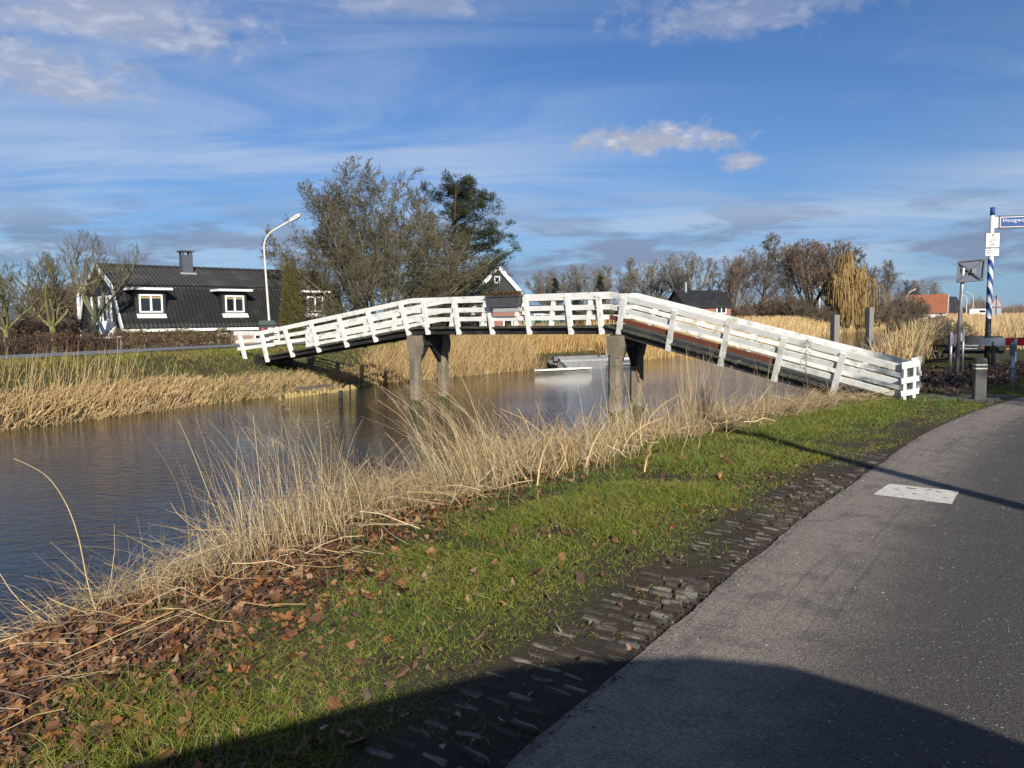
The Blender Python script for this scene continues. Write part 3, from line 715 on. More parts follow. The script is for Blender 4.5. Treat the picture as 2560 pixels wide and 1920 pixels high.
def farmhouse():
    R0 = np.array([-23.5, 44.0, 5.0]); a = np.array([.734, .680, 0]); a /= np.linalg.norm(a); n = np.array([a[1], -a[0], 0])
    L = 13.7; up = np.array([0, 0, 1.]); GZ = .2
    t = thing('black_tiled_farmhouse', 'low farmhouse with black tiled gambrel roof, white dormer windows and brick base behind the hedge', 'house', (R0[0], R0[1], GZ))
    P = lambda x, q, z: R0*[1, 1, 0] + a*x + n*q + up*z
    ridge, kq, kz, eq, ez = 5.0, 2.78, 3.76, 4.32, 1.42
    # walls: long brick fronts and two dark boarded gables
    for q in (eq-.32, -eq+.32):
        m = MB(); m.box(P(L/2, q, (GZ-.3+ez)/2), (L/2-.15, .11, (ez-GZ+.3)/2), (a, n, up)); m.uv = wall_uv(a, R0); part(t, 'wall', m, 'brick_pale')
    for x in (.25, L-.25):
        m = MB(); m.prism([(-eq+.25, GZ-.3), (eq-.25, GZ-.3), (eq-.25, ez+.1), (kq-.08, kz-.05), (0, ridge-.1), (-kq+.08, kz-.05), (-eq+.25, ez+.1)], P(x-.08, 0, 0), n, up, a, .16); part(t, 'gable', m, 'black_boards')
    # roof: two slopes each side, tiles in relief on a closed shell
    m = MB()
    for sg in (1, -1):
        m.prism([(0, ridge-.02), (sg*kq, kz-.02), (sg*eq, ez-.02), (sg*(eq-.06), ez-.10), (sg*(kq-.10), kz-.14), (0, ridge-.17)], P(0, 0, 0), n, up, a, L)
    shell = part(t, 'roof', m, 'roof_tile')
    for sg in (1, -1):
        d1 = np.array([kq, kz]); d2 = np.array([eq, ez]); r = np.array([0, ridge])
        for lo, hi in ((d2, d1), (d1, r)):
            u = n*sg*(hi[0]-lo[0])+up*(hi[1]-lo[1]); ln = np.linalg.norm(u); u = u/ln
            tile_slope(t, 'roof_tiles', P(0.03, sg*lo[0], lo[1]), P(L-.03, sg*lo[0], lo[1]), u, ln, sub=5 if sg > 0 else 2)
    m = MB()
    x = .1
    while x < L-.1:
        m.tube([P(x, 0, ridge+.02), P(x+.36, 0, ridge+.035)], [.10, .115], 8); x += .36
    part(t, 'ridge_tiles', m, 'roof_tile')['kind'] = 'stuff'
    # barge boards
    for x, mt in ((-.02, 'trim_weathered'), (L+.02, 'trim_weathered')):
        for sg in (1, -1):
            for (q0, z0), (q1, z1) in (((0, ridge+.05), (kq, kz+.03)), ((kq, kz+.03), (eq+.03, ez-.02))):
                m = MB(); m.beam(P(x, sg*q0, z0-.06), P(x, sg*q1, z1-.06), .05, .30, up=a*1., side=a); part(t, 'barge_board', m, mt)
    for sg in (1, -1):
        m = MB(); m.beam(P(-.04, sg*(eq+.02), ez-.12), P(L+.04, sg*(eq+.02), ez-.12), .14, .15); part(t, 'gutter', m, 'trim_white')
    # chimney of dark zinc with open cap
    cx, cq = 4.84, .55; m = MB(); cz = 4.25
    m.box(P(cx, cq, cz+.75), (.30, .30, .75), (a, n, up)); ch = part(t, 'chimney', m, 'zinc')
    m = MB()
    for i in (-1, 1):
        for j in (-1, 1): m.box(P(cx+i*.24, cq+j*.24, cz+1.60), (.05, .05, .10), (a, n, up))
    m.box(P(cx, cq, cz+1.73), (.40, .40, .035), (a, n, up)); o = m.build('chimney_cap', 'zinc'); o.parent = ch
    m = MB(); sl = unit(n*kq+up*(kz-ridge)); nn = unit(np.cross(a, sl)); nn = nn if nn[2] > 0 else -nn
    m.box(P(cx, cq+.36, ridge+(kz-ridge)*(cq+.36)/kq+.05), (.46, .12, .02), (a, sl, nn)); o = m.build('flashing', 'lead'); o.parent = ch
    # dormers
    su = unit(n*(eq-kq)+up*(ez-kz))                     # down the lower slope
    for dx, w in ((1.62, 1.9), (6.3, 1.75), (11.5, 1.75)):
        zf, zt = 2.18, 3.46; qf = kq+(eq-kq)*(kz-zf)/(kz-ez)+.06
        m = MB(); m.prism([(qf, zf-.25), (qf, zt), (kq-.55, zt), (kq-.2, zf-.25)], P(dx-w*.42, 0, 0), n, up, a, w*.84); dm = part(t, 'dormer', m, 'black_boards')
        m = MB(); m.box(P(dx-.02, (qf+kq)/2+.12, zt+.09), (w*.58, (qf-kq)/2+.25, .06), (a, n, up)); o = m.build('dormer_roof', 'trim_white'); o.parent = dm
        window(t, P(dx, qf, (zf+zt)/2-.06), a, n, w*.64, .98, 2, .075, blind=dx < 10)
        m = MB(); k = 9
        for i in range(k): m.box(P(dx+(i-(k-1)/2)*.17, qf+.10, zf-.11), (.075, .14, .03), (a, unit(n*.6-up*.75), unit(n*.75+up*.6))); 
        o = m.build('dormer_apron', 'trim_white'); o.parent = dm
    # small ground floor windows in the brick front
    for wx in (4.4, 5.4, 7.6, 8.6): window(t, P(wx, eq-.21, .78), a, n, .62, .62, 1, .09, bars=1)
    # gable window pair, boarded left end
    for q in (-1.4, .1, 1.6): window(t, P(.17, q, 2.45), n, -a, .8, 1.6, 1, .12, bars=1)
    m = MB(); m.box(P(.05, -eq-.02, 2.3), (.06, .09, 1.75), (a, n, up)); part(t, 'corner_board', m, 'trim_weathered')
farmhouse()

def gable_house():
    """brick house with black boarded gable and white barge boards behind the pine"""
    ap = AT(1244, 665, 68); n = np.array([.42, -.907, 0]); a = np.array([.907, .42, 0]); up = np.array([0, 0, 1.]); GZ = .25
    t = thing('gabled_brick_house', 'brick house with black boarded gable and white barge boards behind the pine', 'house', (ap[0], ap[1], GZ))
    O = np.array([ap[0], ap[1], 0]); P = lambda x, q, z: O+a*x-n*q+up*z
    zr, zk, ze, xk, xe = ap[2], 4.15, 2.2, 2.15, 2.45; D = 9
    m = MB(); m.box(P(0, D/2, (GZ-.3+2.9)/2), (xe-.12, D/2-.05, (2.9-GZ+.3)/2), (a, n, up)); m.uv = wall_uv(a, O); part(t, 'wall', m, 'brick_red')
    m = MB(); m.prism([(-xe+.13, 2.905), (xe-.13, 2.905), (xe-.15, 3.0), (xk-.1, zk-.1), (0, zr-.12), (-xk+.1, zk-.1), (-xe+.15, 3.0)], P(0, .01, 0), a, up, -n, D-.1); m.uv = wall_uv(a, O)
    part(t, 'gable', m, 'black_boards')
    m = MB()
    for sg in (1, -1): m.prism([(0, zr), (sg*xk, zk), (sg*xe, ze), (sg*(xe-.08), ze-.06), (sg*(xk-.1), zk-.1), (0, zr-.15)], P(0, -.12, 0), a, up, -n, D+.2)
    part(t, 'roof', m, 'roof_tile')
    for sg in (1, -1):
        for (x0, z0), (x1, z1) in (((0, zr+.02), (xk, zk)), ((xk, zk), (xe+.01, ze))):
            m = MB(); m.beam(P(sg*x0, -.16, z0-.1), P(sg*x1, -.16, z1-.1), .06, .34, side=n); part(t, 'barge_board', m, 'trim_white')
    window(t, P(-.1, 0, 5.15), a, n, .55, .62, 1, .10)
    for x in (-1.8, -.75, .25, 1.35): window(t, P(x, 0, 3.32 if False else 2.72), a, n, .55, .50, 1, .09)
    window(t, P(.9, 0, 1.0), a, n, .9, 1.3, 1, .1); window(t, P(-.9, 0, 1.1), a, n, .7, 1.2, 1, .1)
    for x in (-2.0,): window(t, P(x, 0, 1.1), a, n, .5, 1.2, 1, .08)
gable_house()

def simple_house(name, label, cx, cy, yaw, w, d, wall, ridge, mw, mr, gz=.1, win=(), trim=None, chimney=False):
    a = np.array([math.cos(yaw), math.sin(yaw), 0]); n = np.array([a[1], -a[0], 0]); up = np.array([0, 0, 1.])
    t = thing(name, label, 'house', (cx, cy, gz)); O = np.array([cx, cy, 0]); P = lambda x, q, z: O+a*x+n*q+up*z
    m = MB(); m.prism([(-d/2, gz-.3), (d/2, gz-.3), (d/2, wall), (0, ridge-.12), (-d/2, wall)], P(-w/2, 0, 0), n, up, a, w); m.uv = wall_uv(a+n*.7, O); part(t, 'wall', m, mw)
    for sg in (1, -1):
        k = (ridge-wall)/(d/2)
        m = MB(); m.prism([(0, ridge), (sg*(d/2+.3), wall-.3*k+.0), (sg*(d/2+.3), wall-.3*k+.14), (0, ridge+.16)], P(-w/2-.25, 0, 0), n, up, a, w+.5); part(t, 'roof', m, mr)
        if trim:
            for x in (-w/2-.28, w/2+.28):
                m = MB(); m.beam(P(x, 0, ridge+.05), P(x, sg*(d/2+.3), wall-.3*k+.05), .06, .3, side=a); part(t, 'barge_board', m, trim)
    for (face, x, z, ww, hh) in win:
        if face == 'front': window(t, P(x, d/2, z), a, n, ww, hh, 2, .1)
        else: window(t, P(w/2, x, z), n*-1., a, ww, hh, 2, .1)
    if chimney:
        m = MB(); m.box(P(-w*.3, .2, ridge+.4), (.12, .12, .7), (a, n, up)); part(t, 'chimney', m, 'galvanised')
    return t
bp = AT(1745, 770, 92)
simple_house('dark_barn', 'low house with black roof and white window among the bare trees across the canal', bp[0], bp[1], .30, 6.0, 4.6, 3.0, 4.7, 'brick_red', 'roof_tile', win=(('front', 1.7, 2.5, 1.3, .9), ('side', .5, 2.4, 1.0, 1.2)), chimney=True)
op = AT(2318, 770, 190)
simple_house('orange_roofed_house', 'distant house with orange tiled roof and white gable', op[0], op[1], -.55, 8.5, 7.5, 2.2, 6.4, 'trim_white', 'orange_roof', win=(('side', 0, 4, 1.2, 1.2),), trim='trim_white')
op2 = AT(2360, 770, 240)
simple_house('far_gabled_house', 'small far house with steep roof beyond the orange roofed house', op2[0], op2[1], .3, 9, 7, 2.6, 7.0, 'brick_red', 'roof_tile')
gp = AT(1345, 790, 74)
simple_house('grey_garage', 'low dark grey garage beside the gabled brick house', gp[0]+.4, gp[1], .38, 4.6, 4.0, 2.45, 2.85, 'tarp_grey', 'zinc', win=(('front', -.9, 1.7, 1.7, .9),), trim='sign_white')
def greenhouse():
    p = AT(78, 800, 110); t = thing('greenhouse', 'white glasshouse far behind the bare fruit trees', 'greenhouse', (p[0], p[1], .1))
    for i in range(3):
        m = MB(); x = p[0]-8+i*7.2; m.prism([(-3.5, 0), (3.5, 0), (3.5, 2.4), (0, 3.5), (-3.5, 2.4)], (x, p[1], .0), (1, 0, 0), (0, 0, 1), (0, 1, 0), 20); part(t, 'bay', m, 'greenhouse')
    for i in range(14):
        m = MB(); m.beam((p[0]-11.4+i*1.66, p[1]-.05, 0), (p[0]-11.4+i*1.66, p[1]-.05, 2.4), .08, .08, up=(0, 1, 0)); part(t, 'glazing_bar', m, 'sign_back')
greenhouse()
sp_ = AT(30, 800, 70)
simple_house('dark_shed', 'dark shed behind the gnarled fruit trees left of the farmhouse', sp_[0], sp_[1], .5, 7, 5, 1.9, 3.2, 'black_boards', 'zinc', trim=None)
def yard_fence():
    a = AT(180, 835, 37.5); b = AT(305, 835, 39.2); t = thing('low_yard_wall', 'low black boarded yard wall with white top at the farmhouse gable', 'fence', (a[0], a[1], .3))
    d = unit(b-a)
    m = MB(); m.beam((a[0], a[1], .55), (b[0], b[1], .55), .08, .8); part(t, 'panel', m, 'black_boards')
    m = MB(); m.beam((a[0], a[1], 1.0), (b[0], b[1], 1.0), .14, .08); part(t, 'coping', m, 'trim_white')
    for f in (0, .5, 1):
        p = a+(b-a)*f; m = MB(); m.beam((p[0], p[1]-.06, .1), (p[0], p[1]-.06, 1.0), .10, .10, up=(0, 1, 0)); part(t, 'post', m, 'sign_back')
    c = AT(270, 815, 41.3); tt = thing('white_water_tank', 'white plastic tank standing by the farmhouse gable', 'tank', (c[0], c[1], .3))
    m = MB(); m.tube([(c[0], c[1], .3), (c[0], c[1], 1.75), (c[0], c[1], 1.8)], [.42, .42, .3], 14); part(tt, 'body', m, 'trim_white')
    m = MB(); m.tube([(c[0], c[1], 1.8), (c[0], c[1], 1.86)], .16, 10); part(tt, 'cap', m, 'sign_back')
yard_fence()

# ------------------------------------------------------------------ street furniture
def street_lamp(base, top_z, arm_dir, arm, label, r=.055, lean=(0, 0)):
    t = thing('street_lamp', label, 'street lamp', tuple(base), group='street lamps along the far road')
    b = np.array(base, float); ad = unit(np.array([*arm_dir, 0.])); h = top_z-b[2]; ln = np.array([*lean, 0.])
    pts = [b, b+ln*.15+np.array([0, 0, h*.15]), b+ln*.16+np.array([0, 0, h*.16]), b+ln*.8+np.array([0, 0, h*.80])]
    rr = [r*1.5, r*1.4, r*1.05, r*.75]
    for k in range(1, 6):
        f = k/5; ang = f*math.radians(62)
        c = b+ln*.8+np.array([0, 0, h*.80]); R = arm*.55
        pts.append(c+ad*R*(1-math.cos(ang))+np.array([0, 0, R*math.sin(ang)])); rr.append(r*.72)
    e = pts[-1]; dr = unit(ad*math.cos(math.radians(28))+np.array([0, 0, math.sin(math.radians(28))]))
    e2 = e+dr*arm*.55; pts.append(e2); rr.append(r*.6)
    m = MB(); m.tube(pts, rr, 8); part(t, 'pole', m, 'lamp_post', True)
    m = MB(); s = np.cross(dr, (0, 0, 1)); s = unit(s); u = np.cross(s, dr)
    prof = [(0, .05), (.12, .10), (.38, .13), (.52, .11), (.60, .05)]
    for (x0, w0), (x1, w1) in zip(prof[:-1], prof[1:]):
        vs = []
        for x, w in ((x0, w0), (x1, w1)):
            c = e2+dr*(x-.05)
            vs += [c-s*w+u*0, c-s*w*.6+u*w*.6, c+s*w*.6+u*w*.6, c+s*w+u*0]
        m._add(vs, [(0, 1, 5, 4), (1, 2, 6, 5), (2, 3, 7, 6), (0, 4, 7, 3)])
    hd = part(t, 'lamp_head', m, 'lamp_post')
    m = MB(); m.box(e2+dr*.25-u*.03, (.24, .085, .04), (dr, s, u)); o = m.build('lens', 'sign_white'); o.parent = hd
lb = AT(669, 820, 33)
street_lamp((lb[0]+.12, 33, .5), 5.86, (1, -.05), 1.5, 'tall cream street lamp beside the farmhouse', .05, (-.18, 0))
l2 = AT(2048, 798, 115); street_lamp((l2[0], 115, .6), 7.0, (1, .1), 1.8, 'street lamp between the bare trees and the golden willow', .11)
l3 = AT(2266, 790, 160); street_lamp((l3[0], 160, .6), 6.6, (1, .1), 1.8, 'street lamp beside the orange roofed house', .11)
l4 = AT(2416, 780, 190); street_lamp((l4[0], 190, .6), 6.4, (-1, .1), 1.8, 'distant street lamp left of the white van', .10)
l5 = AT(2432, 780, 205); street_lamp((l5[0], 205, .6), 7.4, (-1, .1), 1.8, 'farthest street lamp next to the white van', .10)
# lamp on the near roadside behind the viewer: its shadow crosses the road
street_lamp((6.05, -1.2, 0), 6.2, (-.24, .97), 1.4, 'street lamp on the near roadside whose shadow crosses the road', .125)

def wheelie_bin():
    p = AT(668, 860, 30); b = np.array([p[0], 30, .57]); ax = unit(np.array([.93, .37, 0])); n = np.array([ax[1], -ax[0], 0]); up = np.array([0, 0, 1.])
    t = thing('wheelie_bin', 'dark grey wheeled rubbish bin with green lid behind the bridge foot', 'bin', tuple(b))
    m = MB(); vs = []
    for z, w, d in ((.06, .20, .22), (1.0, .29, .33)):
        vs += [b+ax*i*w+n*j*d+up*z for i, j in ((-1, -1), (1, -1), (1, 1), (-1, 1))]
    m._add(vs, [(3, 2, 1, 0), (4, 5, 6, 7), (0, 1, 5, 4), (1, 2, 6, 5), (2, 3, 7, 6), (3, 0, 4, 7)]); part(t, 'body', m, 'bin_body')
    m = MB(); m.box(b+up*1.03, (.33, .37, .03), (ax, n, up)); m.prism([(-.30, 0), (.30, 0), (.26, .08), (-.26, .08)], b+n*-.33+up*1.06, ax, up, n, .66); part(t, 'lid', m, 'bin_lid')
    m = MB(); m.box(b+n*.345+up*1.0, (.31, .02, .03), (ax, n, up)); part(t, 'rim', m, 'bin_lid')
    for s in (-1, 1):
        c = b+ax*s*.24-n*.2+up*.1; m = MB(); m.tube([c-ax*.03, c+ax*.03], .10, 12); part(t, 'wheel', m, 'tyre')
    m = MB(); m.box(b+n*.325+up*.78+ax*-.17, (.055, .008, .07), (ax, n, up)); part(t, 'red_sticker', m, 'red_paint')
    m = MB(); m.box(b+n*.335+up*.83+ax*.12, (.09, .008, .03), (ax, n, up)); part(t, 'number_sticker', m, 'sign_white')
wheelie_bin()

def direction_sign():
    b = G(2467, 908, 0); b[2] = -.02; up = np.array([0, 0, 1.])
    t = thing('direction_sign_post', 'blue and white striped direction sign post with blue finger board and cycle route plate', 'sign post', tuple(b))
    H = 5.03
    m = MB(); m.tube([b+up*0, b+up*1.45], .085, 14); part(t, 'black_base', m, 'black_plain', True)
    z0, z1, n, R = 1.45, 3.35, 14, .085
    for k, name, mt in ((0, 'white_stripe', 'sign_white'), (1, 'blue_stripe', 'blue_pole')):
        V = []; Q = []; seg = 24; pitch = .56
        zs = 40
        for band in range(-1, 8):
            lo = z0+(band+.5*k)*pitch*.86-.1; hi = lo+pitch*.43
            o = len(V)
            for j in range(seg+1):
                an = 2*math.pi*j/seg; sh = .30*math.sin(an*.5+.0)  # bands tilt across the visible face
                sh = .18*math.cos(an)*-1
                for zz in (lo+sh, hi+sh): V.append((b[0]+R*math.cos(an), b[1]+R*math.sin(an), min(max(zz, z0), z1)))
            Q += [(o+2*j, o+2*j+2, o+2*j+3, o+2*j+1) for j in range(seg)]
        me = np_mesh(name, np.array(V), [np.array(Q)], mt); o = obj(name, me, t); here(t, o)
    m = MB(); m.tube([b+up*1.4, b+up*3.36], .080, 14); part(t, 'pole_core', m, 'blue_pole', True)
    m = MB(); m.tube([b+up*3.34, b+up*3.42, b+up*3.50, b+up*4.78], [.085, .085, .065, .065], 14); part(t, 'upper_pole', m, 'sign_white', True)
    m = MB(); m.tube([b+up*4.78, b+up*H], .07, 14); part(t, 'blue_cap', m, 'blue_pole', True)
    ax = unit(np.array([.985, -.17, 0])); nn = np.array([ax[1], -ax[0], 0])*1.; fr = np.array([-.17, -.985, 0])
    c0 = b+ax*.05+up*4.55
    m = MB(); m.box(c0+ax*.06+fr*.0, (.06, .03, .17), (ax, fr, up)); part(t, 'bracket', m, 'sign_white')
    m = MB(); m.box(c0+ax*1.22, (1.09, .035, .205), (ax, fr, up)); fb = part(t, 'finger_board', m, 'sign_print')
    for i, (mt, w, h, dd) in enumerate((('sign_white', 1.06, .165, .038), ('blue_sign', 1.04, .145, .040))):
        m = MB(); m.box(c0+ax*1.23, (w, dd, h), (ax, fr, up)); o = m.build('board_face' if mt == 'blue_sign' else 'board_border', mt); o.parent = fb
    o = text_mesh('Hoogwoud', .17, 'sign_white', ax, up, c0+ax*.235+up*.0+fr*.042, spacing=1.12); o.parent = fb
    # cycle node plate
    p0 = b+up*3.98+fr*.075; ax2 = unit(np.array([1, -.1, 0])); f2 = np.array([-.1, -1, 0])
    m = MB(); m.box(p0, (.215, .012, .235), (ax2, f2, up)); pl = part(t, 'cycle_node_plate', m, 'sign_print')
    m = MB(); m.box(p0+f2*.004, (.205, .012, .225), (ax2, f2, up)); o = m.build('plate_face', 'sign_white'); o.parent = pl
    q = p0+f2*.018
    m = MB(); m.box(q+up*.145, (.010, .002, .045), (ax2, f2, up))
    for s in (-1, 1): m.beam(q+up*.195+f2*.001, q+up*.15+ax2*s*.042+f2*.001, .018, .004, side=up+ax2*s)
    o = m.build('arrow', 'sign_print'); o.parent = pl
    m = MB(); ring = [q+ax2*.088*math.cos(k*math.pi/12)+up*(.0+.082*math.sin(k*math.pi/12)) for k in range(25)]; m.tube(ring, .007, 5); o = m.build('ring', 'sign_print'); o.parent = pl
    o = text_mesh('19', .115, 'sign_print', ax2, up, q-ax2*.072-up*.042, spacing=1.1); o.parent = pl
    m = MB()
    for s in (-1, 1): m.tube([q+ax2*(s*.045+.028*math.cos(k*math.pi/6))+up*(-.15+.028*math.sin(k*math.pi/6)) for k in range(13)], .004, 4)
    for u_, v_ in (((-.045, -.15), (-.012, -.115)), ((-.012, -.115), (.028, -.115)), ((.045, -.15), (.026, -.105)), ((-.012, -.115), (.0, -.15)), ((.0, -.15), (.028, -.115))):
        m.tube([q+ax2*u_[0]+up*u_[1], q+ax2*v_[0]+up*v_[1]], .004, 4)
    o = m.build('bicycle_symbol', 'sign_print'); o.parent = pl
    p1 = b+up*3.60+fr*.075; m = MB(); m.box(p1, (.205, .012, .115), (ax2, f2, up)); pl2 = part(t, 'text_plate', m, 'sign_white')
    m = MB()
    for k, segs in enumerate((((-.16, .02), (.05, .16)), ((-.17, .13),), ((-.17, -.10), (-.05, .02), (.06, .16)))):
        for x0, x1 in segs:
            x = x0
            while x < x1:
                w = rnd.uniform(.008, .016); m.box(p1+f2*.013+ax2*x+up*(.06-.058*k), (w*.6, .001, rnd.uniform(.012, .02)), (ax2, f2, up)); x += w*2+.006
    o = m.build('small_print', 'sign_print'); o.parent = pl2
direction_sign()

def traffic_mirror():
    b = G(2390, 942, 0); t = thing('traffic_mirror', 'rectangular traffic mirror seen from behind on a leaning galvanised pole', 'traffic mirror', tuple(b))
    tp = AT(2408, 672, b[1]-.1); up = np.array([0, 0, 1.])
    m = MB(); m.tube([b-up*.1, tp, tp+up*.03], [.052, .045, .03], 12); part(t, 'pole', m, 'galvanised', True)
    c = [AT(x, y, Y) for x, y, Y in ((2396, 655, 19.75), (2463, 648, 19.45), (2457, 701, 19.35), (2392, 706, 19.65))]
    n = unit(np.cross(c[1]-c[0], c[3]-c[0])); n = n if n[1] > 0 else -n
    m = MB(); 
    V = [q for q in c]+[q+n*.03 for q in c]; m._add(V, [(0, 1, 2, 3), (7, 6, 5, 4), (0, 4, 5, 1), (1, 5, 6, 2), (2, 6, 7, 3), (3, 7, 4, 0)]); pn = part(t, 'mirror_panel', m, 'mirror_back')
    m = MB()
    for i in range(4): m.beam(c[i]-n*.02, c[(i+1) % 4]-n*.02, .03, .035, up=n)
    part(t, 'frame', m, 'galv_dark')
    m = MB(); mid = sum(c)/4
    for i in range(4): m.beam(c[i]*.93+mid*.07-n*.045, mid-n*.06, .022, .03, up=n)
    m.box(mid-n*.07+np.array([.06, 0, -.02]), (.055, .05, .06)); part(t, 'brace', m, 'galv_dark')
    m = MB(); m.tube([tp, mid-n*.06], .025, 8); part(t, 'arm', m, 'galvanised')
traffic_mirror()

def stripes_board(t, a, b, h, th, n, up=(0, 0, 1), mats=('sign_white', 'red_faded'), slant=.0, curve=0.):
    a = np.asarray(a, float); b = np.asarray(b, float)
    for i in range(n):
        p = a+(b-a)*(i/n); q = a+(b-a)*((i+1)/n); m = MB(); m.beam(p, q, th, h); part(t, 'stripe', m, mats[i % 2])
def chicane(label, near, far, z, h, n, posts, mats, beams=(0,)):
    t = thing('cycle_chicane_barrier', label, 'barrier', (near[0], near[1], 0)); near = np.array([*near, 0.]); far = np.array([*far, 0.]); up = np.array([0, 0, 1.])
    d = unit(far-near)
    for k in beams: stripes_board(t, near+d*.06+up*(z+k), far+d*.25+up*(z+k), h, .03, n, mats=mats)
    for p in posts:
        q = near+(far-near)*p; sd = np.cross(d, up)*.045
        m = MB(); m.tube([q+sd-up*.1, q+sd+up*(z+h/2+.08)], .032, 10); part(t, 'post', m, 'galvanised', True)
        for k in beams:
            m = MB(); m.box(q+sd*.6+up*(z+k), (.03, .05, h/2+.02)); part(t, 'clamp', m, 'galv_dark')
c1 = G(2369, 952, 0)
chicane('faded red and white striped barrier rail on two galvanised posts beside the mirror pole', (c1[0], c1[1]), (12.85, 21.9), .98, .23, 11, (0, .86), ('sign_white', 'red_faded'))
c2 = G(2523, 978, 0)
chicane('double galvanised barrier rail seen end-on at the road edge', (c2[0], c2[1]), (c2[0]+1.35, c2[1]+2.0), .85, .20, 5, (0, .9), ('sign_white', 'red_faded'), beams=(0, -.48))

def boom():
    a = AT(2452, 855, 23.6); b = AT(2620, 853, 22.0); up = np.array([0, 0, 1.]); d = unit(b-a)
    t = thing('red_white_barrier_beam', 'red and white horizontal barrier beam in front of the sign post', 'barrier', (a[0], a[1], 0))
    L = np.linalg.norm(b-a); x = .72
    m = MB(); m.beam(a, a+d*x, .05, .235); part(t, 'white_section', m, 'sign_white')
    m = MB(); m.beam(a+d*x, a+d*(x+1.0), .05, .235); part(t, 'red_section', m, 'red_paint')
    m = MB(); m.beam(a+d*(x+1.0), b, .05, .235); part(t, 'white_section', m, 'sign_white')
    for f in (.44, 1.9):
        p = a+d*f+np.array([-.02, .07, 0]); m = MB(); m.beam((p[0], p[1], -.05), (p[0], p[1], a[2]+.02), .09, .09, up=(0, 1, 0)); part(t, 'post', m, 'black_plain')
boom()

def bollard():
    b = G(2447, 1000, 0); t = thing('wooden_bollard', 'square grey wooden bollard with two pale reflective bands at the road edge', 'bollard', tuple(b)); b[2] = 0
    ax = unit(np.array([.95, -.3, 0])); n = np.array([-ax[1], ax[0], 0]); up = np.array([0, 0, 1.]); r = .098
    m = MB()
    sec = [(-r, -r*.86), (-r*.86, -r), (r*.86, -r), (r, -r*.86), (r, r*.86), (r*.86, r), (-r*.86, r), (-r, r*.86)]
    for z0, z1 in ((-.2, .585), (.605, .655), (.675, .75)): m.prism(sec, b+up*z0, ax, n, up, z1-z0)
    m.prism([(x*.96, y*.96) for x, y in sec], b, ax, n, up, .74)
    vs = [b+ax*x+n*y+up*.75 for x, y in sec]+[b+ax*x*.86+n*y*.86+up*.785 for x, y in sec]; m._add(vs, [(i, (i+1) % 8, 8+(i+1) % 8, 8+i) for i in range(8)]+[tuple(range(8, 16))]); part(t, 'post', m, 'bollard_wood')
    for z in (.595, .665):
        m = MB(); m.prism([(x*1.03, y*1.03) for x, y in sec], b+up*(z-.011), ax, n, up, .022); part(t, 'reflective_band', m, 'retro_band')
bollard()

def picnic_table():
    c = AT(2432, 880, 27.3); c[2] = 0; ax = unit(np.array([.93, -.37, 0])); n = np.array([ax[1], -ax[0], 0]); up = np.array([0, 0, 1.])
    t = thing('picnic_table', 'black picnic table with an advertising panel on its side behind the sign post', 'picnic table', tuple(c))
    P = lambda x, q, z: c+ax*x+n*q+up*z
    for i in range(5): m = MB(); m.box(P(0, -.32+.16*i, .80), (.85, .074, .025), (ax, n, up)); part(t, 'top_plank', m, 'black_plain')
    for s in (-1, 1):
        for k in (0, 1): m = MB(); m.box(P(0, s*(.72+.15*k), .47), (1.08, .07, .025), (ax, n, up)); part(t, 'seat_plank', m, 'black_plain')
    for x in (-.62, .62):
        for s in (-1, 1): m = MB(); m.beam(P(x, s*.78, -.03), P(x, s*.22, .77), .06, .12, up=ax); part(t, 'leg', m, 'old_board')
        m = MB(); m.box(P(x, 0, .42), (.035, .82, .05), (ax, n, up)); part(t, 'cross_bar', m, 'black_plain')
    m = MB(); m.prism([(-1.02, .22), (1.02, .22), (.72, .77), (-.72, .77)], P(0, .36, 0), ax, up, n, .02); pn = part(t, 'advertising_panel', m, 'black_plain')
    o = text_mesh('Houthandel', .15, 'sign_white', ax, up, P(-.62, .385, .45)); o.parent = pn
    m = MB(); m.box(P(.33, .382, .49), (.13, .004, .09), (ax, n, up)); o = m.build('orange_block', 'orange_print'); o.parent = pn
    o = text_mesh('D', .13, 'sign_white', ax, up, P(.24, .388, .45)); o.parent = pn
    m = MB(); m.box(P(.58, .382, .5), (.04, .004, .08), (ax, n, up)); o = m.build('orange_block', 'orange_print'); o.parent = pn
    o = text_mesh('n', .15, 'sign_white', ax, up, P(.66, .388, .46)); o.parent = pn
    m = MB(); x = -.6
    while x < .05:
        w = rnd.uniform(.01, .02); m.box(P(x, .383, .40), (w*.7, .002, .012), (ax, n, up)); x += w*2.2
    o = m.build('small_print', 'sign_white'); o.parent = pn
picnic_table()

def warning_sign():
    p = AT(2489, 840, 52); b = np.array([p[0], 52, 0.]); up = np.array([0, 0, 1.])
    t = thing('triangular_road_sign', 'back of a triangular road sign with square plate on a thin pole among the reeds', 'road sign', tuple(b))
    m = MB(); m.tube([b-up*.2, b+up*2.9], .035, 8); part(t, 'pole', m, 'galvanised')
    zt = AT(2489, 738, 52)[2]
    m = MB(); m.prism([(-.46, zt-.80), (.46, zt-.80), (0, zt)], b+np.array([0, .06, 0]), (1, 0, 0), up, (0, 1, 0), .03); part(t, 'sign_rim', m, 'red_paint')
    m = MB(); m.prism([(-.38, zt-.765), (.38, zt-.765), (0, zt-.10)], b+np.array([0, .045, 0]), (1, 0, 0), up, (0, 1, 0), .02); part(t, 'sign_plate', m, 'sign_back')
    m = MB(); m.box(b+np.array([0, .07, zt-1.16]), (.36, .012, .30)); part(t, 'sub_plate', m, 'sign_back')
warning_sign()
